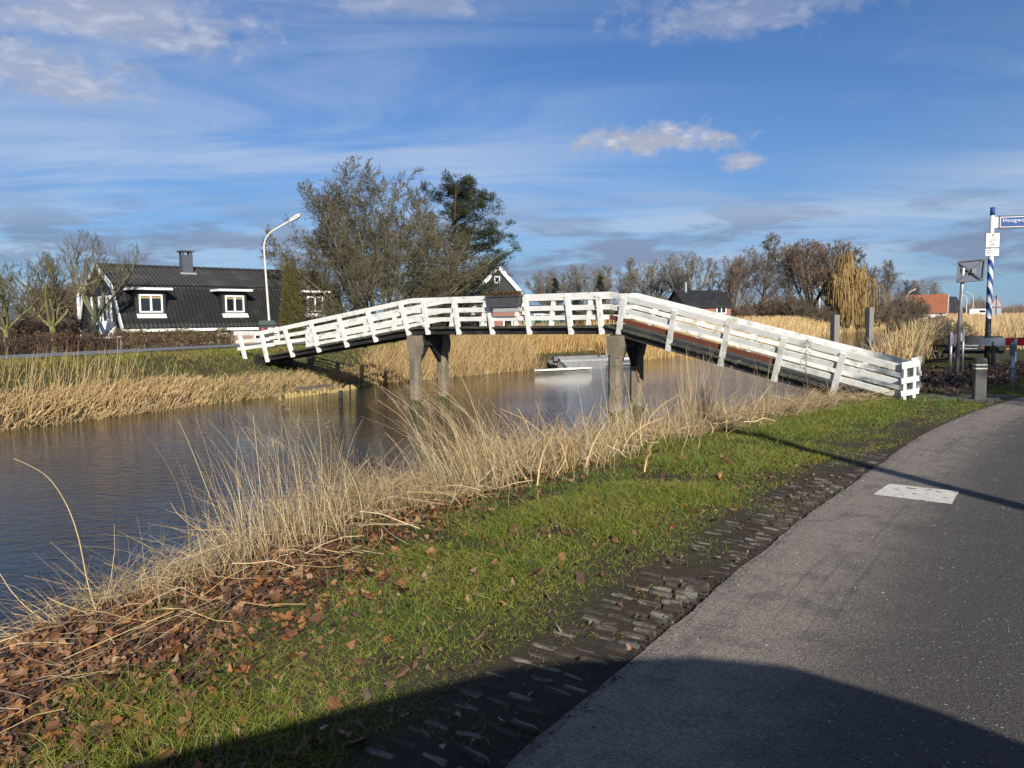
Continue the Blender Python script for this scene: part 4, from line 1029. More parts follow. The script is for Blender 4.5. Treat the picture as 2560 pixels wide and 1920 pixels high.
def marker_post():
    for px, py in ((2547, 822),):
        p = AT(px, py, 40); b = np.array([p[0], 40, 0]); t = thing('marker_post', 'slim white roadside marker post in front of the reeds', 'post', tuple(b))
        m = MB(); m.prism([(-.05, -.04), (.05, -.04), (.05, .04), (-.05, .04)], b-np.array([0, 0, .1]), (1, 0, 0), (0, 1, 0), (0, 0, 1), 1.0); part(t, 'post', m, 'sign_white')
        m = MB(); m.box(b+np.array([0, -.045, .72]), (.035, .006, .07)); part(t, 'reflector', m, 'red_paint')
marker_post()

def vehicle(name, label, origin, ax, L, W, prof, glass, paint, group=None, xo=0.):
    """side profile (x,z) extruded across W with rounded shoulders; glass = list of (x0,x1,z0,z1) side windows"""
    o = np.array(origin, float); a = unit(np.array([*ax, 0.])); n = np.array([a[1], -a[0], 0]); up = np.array([0, 0, 1.])
    t = thing(name, label, 'van', tuple(o)); m = MB(); vs = []; k = len(prof)
    for w, s in ((-W/2, .90), (-W/2+.10, .985), (0, 1.), (W/2-.10, .985), (W/2, .90)):
        for x, z in prof: vs.append(o+a*(x*(.985 if s < .95 else 1))+n*w+up*(.25+(z-.25)*s if z > .3 else z))
    fs = [tuple(range(k)), tuple(range(4*k, 5*k))[::-1]]
    for r in range(4): fs += [(r*k+i, (r+1)*k+i, (r+1)*k+(i+1) % k, r*k+(i+1) % k) for i in range(k)]
    m._add(vs, fs); part(t, 'body', m, paint)
    for x0, x1, z0, z1 in glass:
        for s in (-1, 1): m = MB(); m.box(o+a*(x0+x1)/2+n*s*(W/2-.005)+up*(z0+z1)/2, ((x1-x0)/2, .015, (z1-z0)/2), (a, n, up)); part(t, 'window', m, 'glass')
    for x in (xo-L*.31, xo+L*.31):
        for s in (-1, 1):
            c = o+a*x+n*s*(W/2-.12)+up*.32; m = MB(); m.tube([c-n*.11, c+n*.11], .32, 18); w = part(t, 'wheel', m, 'tyre')
            m = MB(); m.tube([c+n*s*.10, c+n*s*.118], .19, 14); q = m.build('rim', 'galvanised'); q.parent = w
    for s in (-1, 1):
        m = MB(); m.box(o+a*(xo+L/2-.06)+n*s*W*.36+up*.75, (.05, .14, .09), (a, n, up)); part(t, 'headlight', m, 'sign_white')
        m = MB(); m.box(o+a*(xo-L/2+.04)+n*s*W*.40+up*.9, (.04, .08, .16), (a, n, up)); part(t, 'tail_light', m, 'red_paint')
    return t
# unseen van body added behind the viewer, profile shaped to cast the rounded road shadow
prof = [(-3.0, .3), (-3.05, 1.0), (-2.9, 1.4), (-2.25, 1.69), (-1.18, 1.955), (-.64, 2.08), (-.18, 2.118), (.26, 2.123), (.63, 2.067), (.96, 1.868), (1.11, 1.725), (1.35, 1.3), (1.7, 1.05), (1.8, .6), (1.75, .3)]
vehicle('shadow_van', 'silver van body, out of view, added to cast the rounded shadow on the near road', (1.62, -1.42, 0), (1, 0), 4.4, 1.75, prof, ((-2.0, -1.1, 1.2, 1.6), (-1.0, -.2, 1.2, 1.75), (-.1, .8, 1.2, 1.75)), 'van_paint', xo=-.6)
vp = AT(2449, 786, 205)
prof2 = [(-2.4, .3), (-2.45, 1.0), (-2.4, 2.2), (-2.2, 2.4), (1.2, 2.4), (1.7, 1.5), (2.4, 1.2), (2.45, .5), (2.4, .3)]
vehicle('white_van', 'tiny white van on the far road beside distant lamp posts', (vp[0], 205, .61), (.9, -.44), 4.9, 2.0, prof2, ((-.2, 1.2, 1.4, 2.0),), 'trim_white')

# ------------------------------------------------------------------ on the water
def workboat():
    p0 = G(1402, 922, -.6); d = unit(np.array([.95, .31, 0])); n = np.array([d[1], -d[0], 0]); up = np.array([0, 0, 1.]); O = np.array([p0[0], p0[1], -.6])
    t = thing('workboat', 'grey aluminium workboat moored against the reeds under the bridge', 'boat', tuple(O))
    P = lambda x, q, z: O+d*x*.86+n*q+up*(z*.66-.02)
    L = 4.6; B = 1.5
    # hull: sections along x
    secs = []
    for x, hw, zb, zt in ((-.42, .62, .22, .60), (0, .74, -.10, .58), (1.9, .78, -.15, .55), (2.0, .78, -.15, .52), (3.6, .70, -.12, .56), (4.4, .45, .0, .66), (4.75, .10, .30, .74)):
        secs.append([P(x, -hw-B/2+.75, zt), P(x, -hw*.8, zb), P(x, hw*.8, zb), P(x, hw, zt), P(x, hw-.05, zt), P(x, hw*.78, max(zb, -.02)+.14), P(x, -hw*.78, max(zb, -.02)+.14), P(x, -hw+.05, zt)])
    m = MB(); vs = [q for s in secs for q in s]; k = 8
    m._add(vs, [(i*k+j, i*k+(j+1) % k, (i+1)*k+(j+1) % k, (i+1)*k+j) for i in range(len(secs)-1) for j in range(k)]+[tuple(range(k))[::-1], tuple(range((len(secs)-1)*k, len(secs)*k))]); hull = part(t, 'hull', m, 'aluminium')
    m = MB()
    for a, b, za, zb in ((2.0, 3.6, .30, .30), (3.6, 4.45, .30, .38)):
        m.beam(P(a, .73, za), P(b, .72 if b < 4 else .46, zb), .05, .05)
    m.beam(P(2.0, .79, .54), P(3.7, .71, .58), .06, .05); part(t, 'rubbing_strake', m, 'sign_back')
    # bow door panel flap, fold line and ladder
    m = MB(); m.prism([(-.50, .62), (1.95, .63), (1.80, .02), (.15, -.04)], P(0, .80, 0), d, up, n, .03); part(t, 'side_plate', m, 'aluminium')
    m = MB(); m.box(P(.95, .74, .63), (1.15, .10, .04), (d, n, up)); part(t, 'gunwale', m, 'sign_back')
    m = MB()
    for x in (.32, .62): m.tube([P(x, .86, .40), P(x, .90, -.03)], .022, 6)
    for z in (.28, .12): m.tube([P(.32, .88, z), P(.62, .88, z)], .016, 6)
    part(t, 'ladder', m, 'galvanised')
    m = MB(); m.box(P(.45, 0, .66), (.35, .5, .05), (d, n, up)); m.tube([P(2.1, .2, .66), P(2.35, .2, .74), P(2.6, .2, .64)], [.16, .2, .14], 8); part(t, 'tarpaulin', m, 'black_plain')
    m = MB(); m.box(P(1.1, -.55, .68), (1.1, .12, .10), (d, n, up)); part(t, 'deck_box', m, 'tarp_grey')
    m = MB(); m.tube([P(4.2, -.2, .6), P(4.2, -.2, .95), P(4.6, -.2, .95), P(4.6, -.2, .6)], .03, 6); part(t, 'bow_rail', m, 'galvanised')
    m = MB(); m.box(P(2.9, .1, .62), (.5, .3, .06), (d, n, up)); part(t, 'bench', m, 'sign_white')
workboat()
def surfboard():
    a = G(1336, 929, -.6); b = G(1508, 920, -.6); a[2] = b[2] = -.6; d = unit(b-a); n = np.array([d[1], -d[0], 0]); L = np.linalg.norm(b-a); up = np.array([0, 0, 1.])
    m = MB(); xs = np.linspace(0, 1, 17); vs = []; k = 10
    for f in xs:
        w = .33*(math.sin(math.pi*min(1, f*.9+.1)))**.55*(1 if f < .97 else .6)+.015 if 0 < f < 1 else .02
        rise = .16*max(0, (f-.75)/.25)**2; th = .055*(.4+.6*math.sin(math.pi*(.08+.84*f)))
        c = a+d*L*f+up*(.045+rise)
        vs += [c+n*w*math.cos(2*math.pi*j/k)+up*th*math.sin(2*math.pi*j/k) for j in range(k)]
    m._add(vs, [(i*k+j, i*k+(j+1) % k, (i+1)*k+(j+1) % k, (i+1)*k+j) for i in range(16) for j in range(k)])
    o = m.build('surfboard', 'board_white', None, True)
    tag(o, 'white surfboard floating on the canal beside the grey workboat', 'surfboard')
    m = MB(); 
    for f in (.25, .42): c = a+d*L*f+up*.10; m.tube([c-n*.08, c+up*.05, c+n*.08], .02, 6)
    q = m.build('foot_strap', 'black_plain'); q.parent = o
surfboard()
for (px, py, Y, r, lab) in ((2088, 787, 36, .145, 'shorter square grey timber mooring post standing in the canal beyond the bridge'), (2175, 768, 36, .125, 'taller square grey timber mooring post standing in the canal beyond the bridge')):
    p = AT(px, py, Y); m = MB(); m.prism([(-r, -r), (r*.1, -r), (r*.12, -r*.86), (r, -r), (r, r), (-r, r)], (p[0], p[1], -1.4), (.95, .3, 0), (-.3, .95, 0), (0, 0, 1), p[2]+1.4)
    t = thing('mooring_post', lab, 'post', (p[0], p[1], -.6), group='mooring posts'); part(t, 'timber', m, 'grey_timber')
    m = MB(); m.prism([(-r*1.03, -r*1.03), (r*1.03, -r*1.03), (r*1.03, r*1.03), (-r*1.03, r*1.03)], (p[0], p[1], -.66), (.95, .3, 0), (-.3, .95, 0), (0, 0, 1), .2); part(t, 'algae', m, 'moss')
def revetment():
    pts = [G(x, y, -.5) for x, y in ((700, 990), (746, 983), (830, 974), (925, 957))]
    t = thing('bank_revetment', 'row of yellowed wooden stakes with a dark top board along the far bank', 'revetment', tuple(pts[1]))
    C = resample(np.array([p[:2] for p in pts]), lambda c: .14)
    for i, p in enumerate(C):
        if RG.random() < .12: continue
        m = MB(); h = -.47+RG.uniform(-.07, .04); m.tube([(p[0], p[1], -.9), (p[0], p[1], h)], .055+RG.uniform(-.01, .01), 7); part(t, 'stake', m, 'stake_wood')
    a = G(748, 972, -.28); b = G(823, 963, -.28); m = MB(); m.beam(a, b, .30, .05); part(t, 'board', m, 'old_board')
    m = MB(); q = (a+b)/2+np.array([.75, .05, -.3]); m.tube([(*q[:2], -1), (*q[:2], -.40)], .06, 8); part(t, 'stake', m, 'black_tar_wood')
revetment()

# ------------------------------------------------------------------ trees
def grow(starts, dirs, lens, rads, levels, env=None, rg=RG):
    """vectorised branching. levels: dicts K, wob, up, n, ang, ratio, t0, rr -> list of (paths, radii) per level"""
    out = []; S, D, Ln, R = (np.asarray(q, float) for q in (starts, dirs, lens, rads))
    for li, lv in enumerate(levels):
        N = len(S); K = lv['K']
        if N == 0: break
        P = np.zeros((N, K, 3)); P[:, 0] = S; d = unit(D); dd = [d]
        step = (Ln/(K-1))[:, None]
        for k in range(1, K):
            d = unit(d + rg.normal(size=(N, 3))*lv['wob'] + np.array([0, 0, 1])*lv['up'])
            P[:, k] = P[:, k-1]+d*step; dd.append(d)
        rad = R[:, None]*(1-(1-lv.get('tip', .35))*np.linspace(0, 1, K)[None, :])
        out.append((P, rad))
        if li+1 == len(levels): break
        n = lv['n']; par = np.repeat(np.arange(N), n)
        t = lv['t0']+(1-lv['t0'])*((np.tile(np.arange(n), N)+rg.uniform(0, 1, N*n))/n); t = np.clip(t, 0, .999)
        f = t*(K-1); i = f.astype(int); fr = (f-i)[:, None]
        s = P[par, i]*(1-fr)+P[par, i+1]*fr; pd = unit(P[par, i+1]-P[par, i])
        rv = rg.normal(size=(N*n, 3)); perp = unit(np.cross(pd, rv)); ang = np.radians(lv['ang']+rg.normal(size=N*n)*lv.get('angj', 9))[:, None]
        nd = unit(pd*np.cos(ang)+perp*np.sin(ang)+np.array([0, 0, 1])*lv.get('cup', .1))
        ln = Ln[par]*lv['ratio']*(1.1-.55*t)*rg.uniform(.7, 1.25, N*n)
        r = (R[par]*(1-(1-lv.get('tip', .35))*t))*lv['rr']
        if 'lenfn' in lv: ln = lv['lenfn'](s)*rg.uniform(.75, 1.05, N*n)
        elif env is not None:
            ok = env(s); s, nd, ln, r = s[ok], nd[ok], ln[ok], r[ok]
            far = ~env(s+nd*ln[:, None]); ln = np.where(far, ln*.55, ln)
        S, D, Ln, R = s, nd, ln, r
    return out
def tree_meshes(levels_out, split, m_trunk, m_crown, sides=(8, 6, 4, 3, 3, 3), rmin=0.):
    a = [tubes(p, np.maximum(r, rmin), sides[i]) for i, (p, r) in enumerate(levels_out) if i < split]
    b = [tubes(p, np.maximum(r, rmin), sides[i]) for i, (p, r) in enumerate(levels_out) if i >= split]
    V, Q, _ = join(a); mt = np_mesh('trunk', V, [Q], m_trunk, smooth=True)
    V, Q, _ = join(b); mc = np_mesh('crown', V, [Q], m_crown)
    return mt, mc
def put_tree(name, label, meshes, loc, scale=1., rz=0., group=None, cat='tree'):
    t = thing(name, label, cat, loc, rz, group)
    t.scale = scale if hasattr(scale, '__len__') else (scale,)*3
    obj('trunk', meshes[0], t); obj('crown', meshes[1], t); return t
def ellip(c, r):
    c = np.array(c); r = np.array(r)
    return lambda p: (((p-c)/r)**2).sum(1) < 1

# the big multi-stemmed tree by the far road
rg = np.random.default_rng(5)
NS = 26; th = np.arange(NS)*2.4+rg.uniform(-.3, .3, NS); inc = np.linspace(.06, 1.34, NS)**1.0
dirs = np.stack([np.cos(th)*np.sin(inc), np.sin(th)*np.sin(inc), np.cos(inc)], 1)
st = np.stack([np.cos(th)*.28, np.sin(th)*.28, np.full(NS, -.1)], 1)
lv = [dict(K=9, wob=.07, up=.045, n=12, ang=36, ratio=.42, t0=.20, rr=.46, cup=.10, tip=.20, angj=12),
      dict(K=6, wob=.09, up=.045, n=8, ang=40, ratio=.48, t0=.15, rr=.50, cup=.06, tip=.3, angj=12),
      dict(K=4, wob=.11, up=.04, n=6, ang=42, ratio=.52, t0=.12, rr=.6, cup=.05, tip=.4, angj=12),
      dict(K=3, wob=.12, up=.03, n=3, ang=40, ratio=.6, t0=.2, rr=.7, cup=.05, tip=.5, angj=12),
      dict(K=2, wob=.14, up=.02, n=0, ang=0, ratio=0, t0=0, rr=0)]
big = grow(st, dirs, rg.uniform(7.6, 9.0, NS)*np.interp(inc, [.06, .5, .9, 1.34], [1.18, 1.16, 1.04, .86]), rg.uniform(.065, .12, NS), lv, ellip((0, 0, 3.9), (6.4, 6.4, 8.0)), rg)
put_tree('spreading_bare_tree', 'large bare multi-stemmed tree with a wide dome of twigs across the canal', tree_meshes(big, 2, 'bark', 'twig_green', rmin=.0095), (-8.7, 50.5, .35), (1.16, 1.16, 1.0))

# templates for the bare trees
def template(seed, kind):
    rg = np.random.default_rng(seed)
    if kind == 'tall':      # upright crown, 10 m
        lv = [dict(K=12, wob=.05, up=.05, n=20, ang=42, ratio=.50, t0=.20, rr=.42, cup=.30, tip=.2),
              dict(K=7, wob=.12, up=.07, n=8, ang=36, ratio=.50, t0=.12, rr=.55, cup=.15, tip=.3),
              dict(K=5, wob=.14, up=.05, n=6, ang=36, ratio=.55, t0=.15, rr=.62, cup=.10, tip=.4),
              dict(K=4, wob=.16, up=.03, n=4, ang=36, ratio=.6, t0=.2, rr=.75), dict(K=2, wob=.15, up=.03, n=0, ang=0, ratio=0, t0=0, rr=0)]
        return grow([(0, 0, -.2)], [(0, 0, 1)], [9.6], [.22], lv, ellip((0, 0, 5.6), (3.4, 3.4, 5.2)), rg)
    if kind == 'round':     # short trunk then fanning limbs, 10 m
        n0 = 8; th = np.arange(n0)*2.4; inc = np.linspace(.08, .62, n0)
        d = np.stack([np.cos(th)*np.sin(inc), np.sin(th)*np.sin(inc), np.cos(inc)], 1)
        lv = [dict(K=8, wob=.07, up=.05, n=9, ang=30, ratio=.52, t0=.2, rr=.5, cup=.15, tip=.22),
              dict(K=6, wob=.10, up=.06, n=7, ang=30, ratio=.52, t0=.12, rr=.55, cup=.12, tip=.3),
              dict(K=4, wob=.12, up=.05, n=4, ang=30, ratio=.55, t0=.12, rr=.62, cup=.1, tip=.4),
              dict(K=3, wob=.14, up=.03, n=3, ang=32, ratio=.6, t0=.2, rr=.75), dict(K=2, wob=.15, up=.02, n=0, ang=0, ratio=0, t0=0, rr=0)]
        g = grow(np.tile([(0, 0, 1.5)], (n0, 1))*1., d, rg.uniform(6.2, 8.4, n0), [.13]*n0, lv, ellip((0, 0, 5.6), (3.9, 3.9, 4.7)), rg)
        tr = (np.linspace([0, 0, -.2], [0, 0, 1.9], 8)[None]*1., np.linspace(.27, .19, 8)[None])
        g[0] = (np.concatenate([g[0][0], tr[0]]), np.concatenate([g[0][1], tr[1]])); return g
    if kind == 'dark':      # dense dark alder-like
        lv = [dict(K=12, wob=.06, up=.05, n=26, ang=58, ratio=.40, t0=.12, rr=.4, cup=.12, tip=.15),
              dict(K=6, wob=.13, up=.05, n=9, ang=40, ratio=.48, t0=.1, rr=.5, cup=.1, tip=.3),
              dict(K=4, wob=.2, up=.03, n=5, ang=44, ratio=.5, t0=.1, rr=.6, tip=.4),
              dict(K=4, wob=.2, up=.0, n=4, ang=48, ratio=.55, t0=.1, rr=.8), dict(K=2, wob=.2, up=-.05, n=0, ang=0, ratio=0, t0=0, rr=0)]
        return grow([(0, 0, -.2)], [(0, 0, 1)], [9.8], [.2], lv, ellip((0, 0, 5.4), (3.0, 3.0, 5.0)), rg)
    if kind == 'shrub':     # dense twiggy bush, 3 m
        n0 = 16; th = np.arange(n0)*2.4; inc = np.linspace(.1, 1.0, n0)
        d = np.stack([np.cos(th)*np.sin(inc), np.sin(th)*np.sin(inc), np.cos(inc)], 1)
        lv = [dict(K=6, wob=.13, up=.05, n=9, ang=34, ratio=.55, t0=.1, rr=.6, tip=.4), dict(K=5, wob=.15, up=.04, n=7, ang=36, ratio=.55, t0=.1, rr=.65, tip=.5),
              dict(K=4, wob=.18, up=.03, n=4, ang=40, ratio=.6, t0=.1, rr=.8), dict(K=3, wob=.2, up=.02, n=0, ang=0, ratio=0, t0=0, rr=0)]
        return grow(np.stack([np.cos(th)*.3, np.sin(th)*.3, np.full(n0, -.05)], 1), d, rg.uniform(1.8, 2.9, n0), [.028]*n0, lv, ellip((0, 0, 1.4), (1.9, 1.9, 1.75)), rg)
TT = {}
for nm, sd, kd, mb_, mc_, rm in (('tallA', 21, 'tall', 'bark', 'twig_far', .012), ('tallB', 22, 'tall', 'bark_moss', 'twig_far', .012), ('roundA', 23, 'round', 'bark', 'twig_far', .012), ('roundB', 24, 'round', 'bark', 'twig_brown', .012),
                             ('darkA', 25, 'dark', 'twig_dark', 'twig_dark', .013), ('shrubA', 27, 'shrub', 'twig_brown', 'twig_brown', .010), ('shrubB', 28, 'shrub', 'bark', 'twig', .010)):
    TT[nm] = tree_meshes(template(sd, kd), 1, mb_, mc_, sides=(6, 4, 3, 3, 3), rmin=rm)
# far row: (photo x, top y, distance, width scale, template, label)
ROW = [(1372, 672, 128, 1.0, 'roundA', 'bare rounded tree just right of the gabled brick house'),
       (1458, 660, 128, 1.05, 'roundA', 'broad fan-shaped bare tree between the spruces and the dark barn'),
       (1520, 672, 140, .8, 'tallA', 'small bare tree behind the fan-shaped tree and the taller row'),
       (1562, 654, 122, .85, 'tallB', 'bare upright tree left of a twin behind the bridge crest'),
       (1630, 650, 118, .95, 'roundA', 'grey bare tree right of its twin behind the bridge crest'),
       (1716, 628, 112, 1.0, 'roundA', 'fan-shaped pale bare tree rising behind the dark barn'),
       (1782, 655, 112, .55, 'darkA', 'narrow dark tree between the dark barn roof and the tall trees'),
       (1836, 640, 108, .9, 'roundB', 'brownish bare tree right of the dark barn'),
       (1905, 596, 108, 1.15, 'tallB', 'tallest bare tree with mossy trunk left of the lamp'),
       (1965, 622, 116, .9, 'tallA', 'bare tree in the middle of the tall group'),
       (2030, 600, 106, 1.15, 'roundB', 'broad brown bare tree behind the lamp and willow'),
       (2085, 606, 116, 1.1, 'roundB', 'bare tree rising directly behind the golden willow'),
       (2172, 634, 122, 1.1, 'darkA', 'dark dense bare tree right of the golden willow'),
       (2214, 660, 140, .9, 'tallA', 'pale bare tree between the dark tree and the orange roof'),
       (2255, 700, 150, .9, 'darkA', 'small dark tree left of the orange roofed house'),
       (2305, 698, 200, 1.1, 'roundA', 'bare tree behind the orange roofed house')]
for i, (px, py, Y, ws, tp, lab) in enumerate(ROW):
    p = AT(px, py, Y); h = p[2]-.1; s = h/10.
    put_tree('bare_tree', lab, TT[tp], (p[0], Y, .1), (s*ws*1.2, s*ws*1.2, s), i*1.3, 'bare trees across the canal')
# undergrowth between the trunks of the far row
UND = [(1400, 112), (1450, 104), (1590, 112), (1640, 104), (1690, 108), (1850, 96), (1880, 104), (1925, 98), (1950, 104), (1985, 96), (2010, 104), (2060, 98), (2160, 108), (2190, 112), (2235, 125), (2270, 135), (2285, 150)]
for i, (px, Y) in enumerate(UND):
    p = AT(px, 760, Y); s = rnd.uniform(1.0, 1.7); put_tree('bare_shrub', 'brown leafless shrub in the undergrowth below the bare trees', TT['shrubA' if i % 3 else 'shrubB'], (p[0], Y, .05), (s*1.2, s*1.2, s), i*.9, 'undergrowth shrubs across the canal', 'shrub')

def willow():
    rg = np.random.default_rng(31); p = AT(2123, 630, 100); h = p[2]-.3
    lv = [dict(K=8, wob=.07, up=.05, n=9, ang=38, ratio=.62, t0=.3, rr=.5, cup=.2, tip=.25), dict(K=6, wob=.12, up=.05, n=8, ang=42, ratio=.5, t0=.15, rr=.5, cup=.1, tip=.3), dict(K=4, wob=.15, up=0, n=0, ang=0, ratio=0, t0=0, rr=0)]
    g = grow([(0, 0, -.2)]*4, [(.1, 0, 1), (.35, .1, 1), (-.3, -.2, 1), (0, .4, 1)], [h*.82, h*.7, h*.72, h*.7], [.2, .16, .16, .14], lv, ellip((0, 0, h*.55), (2.6, 2.6, h*.5)), rg)
    tips = np.concatenate([g[2][0][:, -1], g[2][0][:, 2], g[1][0][:, -1], g[1][0][:, 3]]); N = len(tips)*3; b = tips[rg.integers(0, len(tips), N)]
    K = 6; f = np.linspace(0, 1, K)[None, :, None]; th_ = rg.uniform(0, 6.28, N); out = np.stack([np.cos(th_), np.sin(th_), np.zeros(N)], 1)*rg.uniform(.1, .6, (N, 1))
    ln = np.minimum(rg.uniform(1.2, 4.2, N), b[:, 2]-.2)
    P = b[:, None]+out[:, None]*np.sqrt(f)-np.array([0, 0, 1])[None, None]*(ln[:, None, None]*f**1.4)
    V, Q = tubes(P, np.full((N, K), .022), 3); V2, Q2 = tubes(g[2][0], np.maximum(g[2][1], .03), 3)
    Va, Qa, _ = join([(V, Q), (V2, Q2)]); mc = np_mesh('crown', Va, [Qa], 'twig_willow')
    Vt, Qt, _ = join([tubes(g[0][0], g[0][1], 6), tubes(g[1][0], np.maximum(g[1][1], .03), 4)]); mt = np_mesh('trunk', Vt, [Qt], 'bark')
    put_tree('golden_weeping_willow', 'weeping willow with golden hanging twigs beside the lamp across the canal', (mt, mc), (p[0], 100, .2), (1.35, 1.35, 1.0))
willow()

def foliage(centers, rad, M, size, cols, rg, squash=(1, 1, 1), elong=2.2, upbias=0.):
    """leaf quads scattered round centres"""
    N = len(centers)*M; c = np.repeat(centers, M, 0); d = unit(rg.normal(size=(N, 3)))*rg.uniform(.2, 1, (N, 1))**.6
    r = np.repeat(rad if hasattr(rad, '__len__') else np.full(len(centers), rad), M)[:, None]
    p = c+d*r*np.array(squash); a = unit(rg.normal(size=(N, 3))*.6+d+np.array([0, 0, upbias])); b = unit(np.cross(a, rg.normal(size=(N, 3)))); s = size*rg.uniform(.6, 1.3, (N, 1))
    V = np.stack([p-b*s*.5, p+a*s*elong*.5-b*s*.2, p+a*s*elong, p+b*s*.5+a*s*.3], 1).reshape(-1, 3)
    Q = np.arange(N*4).reshape(-1, 4); cl = pick(cols, len(centers), .25, rg); T = np.repeat(cl, M, 0)*(1+rg.uniform(-.2, .2, (N, 1)))
    return V, Q, np.repeat(T, 4, 0)
def pine():
    rg = np.random.default_rng(41); p = AT(1140, 455, 58); H = p[2]-.3
    lv = [dict(K=10, wob=.03, up=.06, n=64, ang=80, ratio=.40, t0=.16, rr=.38, cup=.05, tip=.2, lenfn=lambda q: np.interp(q[:, 2]/H, [0, .12, .3, .5, .7, .88, 1.02], [2.8, 5.1, 5.1, 4.5, 3.7, 2.7, 1.2])), dict(K=6, wob=.09, up=.05, n=10, ang=42, ratio=.36, t0=.15, rr=.5, cup=.12, tip=.3), dict(K=4, wob=.12, up=.06, n=0, ang=0, ratio=0, t0=0, rr=0)]
    prof = lambda z: np.interp(z/H, [0, .12, .3, .5, .7, .88, 1.02], [2.2, 4.5, 4.2, 3.4, 2.6, 1.7, .5])
    g = grow([(0, 0, -.2)], [(0, 0, 1)], [H], [.28], lv, None, rg)
    c = np.concatenate([g[2][0][:, -1], g[2][0][:, 2], g[1][0][:, -1], g[1][0][:, -2], g[1][0][:, 2], g[1][0][:, 1]]); c = c[rg.random(len(c)) < .75]; c = np.concatenate([c, np.stack([rg.normal(size=40)*.35, rg.normal(size=40)*.35, rg.uniform(.75*H, 1.0*H, 40)], 1)])
    V, Q, T = foliage(c, .30, 38, .046, [(1, 1, 1), (1.25, 1.25, .9), (.8, .85, .85), (1.5, 1.4, .8)], rg, (1, 1, .55), 5.0, .5)
    mc = np_mesh('crown', V, [Q], 'needle', tint=T)
    Vt, Qt, _ = join([tubes(g[0][0], g[0][1], 8), tubes(g[1][0], g[1][1], 4), tubes(g[2][0], g[2][1], 3)]); mt = np_mesh('trunk', Vt, [Qt], 'pine_bark')
    put_tree('pine_tree', 'dark evergreen pine with layered drooping boughs behind the big bare tree', (mt, mc), (p[0], 58, .3))
pine()
def spruce(px, py, Y, label, seed, spread=.30):
    rg = np.random.default_rng(seed); p = AT(px, py, Y); H = p[2]-.2
    lv = [dict(K=8, wob=.01, up=.05, n=70, ang=88, ratio=.30, t0=.04, rr=.3, cup=.08, tip=.15, lenfn=lambda q: .06+H*spread*np.clip(1.0-q[:, 2]/H, 0, 1)), dict(K=5, wob=.05, up=.02, n=7, ang=38, ratio=.4, t0=.2, rr=.5, cup=0, tip=.3), dict(K=3, wob=.06, up=0, n=0, ang=0, ratio=0, t0=0, rr=0)]
    prof = lambda z: .08+H*spread*np.clip(1.02-z/H, 0, 1)
    g = grow([(0, 0, -.1)], [(0, 0, 1)], [H], [.09], lv, None, rg)
    c = np.concatenate([g[2][0].reshape(-1, 3), g[1][0].reshape(-1, 3)])
    V, Q, T = foliage(c, .13, 9, .024, [(.8, .9, .9), (1, 1, 1), (.7, .8, .8)], rg, (1, 1, .6), 4., -.2)
    mc = np_mesh('crown', V, [Q], 'needle', tint=T); Vt, Qt, _ = join([tubes(g[0][0], g[0][1], 6), tubes(g[1][0], g[1][1], 3)]); mt = np_mesh('trunk', Vt, [Qt], 'bark')
    put_tree('spruce_tree', label, (mt, mc), (p[0], Y, .2), group='spruces behind the bridge')
spruce(1389, 694, 60, 'dark spruce right of the gabled brick house, its tip above the railing', 51)
spruce(1440, 742, 59, 'low dark spruce between its two taller neighbours behind the bridge', 52, .36)
spruce(1500, 688, 60, 'dark spruce behind the crest of the bridge railing', 53)
spruce(1545, 770, 61, 'smallest dark spruce showing through the railing at the bridge crest', 54, .4)

def cypress():
    rg = np.random.default_rng(61); p = AT(722, 665, 43); t = thing('columnar_cypress', 'tall narrow golden green cypress in front of the farmhouse roof', 'tree', (p[0], 43, .35)); H = p[2]-.35
    cs = []
    for dx, h in ((-.10, H), (.22, H*.985)):
        z = rg.uniform(0, 1, 2600)**.85; r = np.interp(z, [0, .1, .4, .75, .93, 1], [.42, .56, .48, .30, .13, .02])*np.sqrt(rg.uniform(.35, 1, len(z))); an = rg.uniform(0, 6.28, len(z))
        cs.append(np.stack([dx+r*np.cos(an)*1.0, r*np.sin(an), z*h], 1))
    c = np.concatenate(cs); V, Q, T = foliage(c, .07, 12, .022, [(.10, .082, .02), (.075, .07, .02), (.13, .10, .022), (.045, .048, .016)], rg, (.8, .8, 1.3), 4., 2.2)
    obj('crown', np_mesh('crown', V, [Q], 'leafy', tint=T), t)
    m = MB()
    for dx in (-.1, .22): m.tube([(dx, 0, -.1), (dx, 0, H*.8)], [.06, .02], 6)
    m.build('trunk', 'bark', t)
cypress()

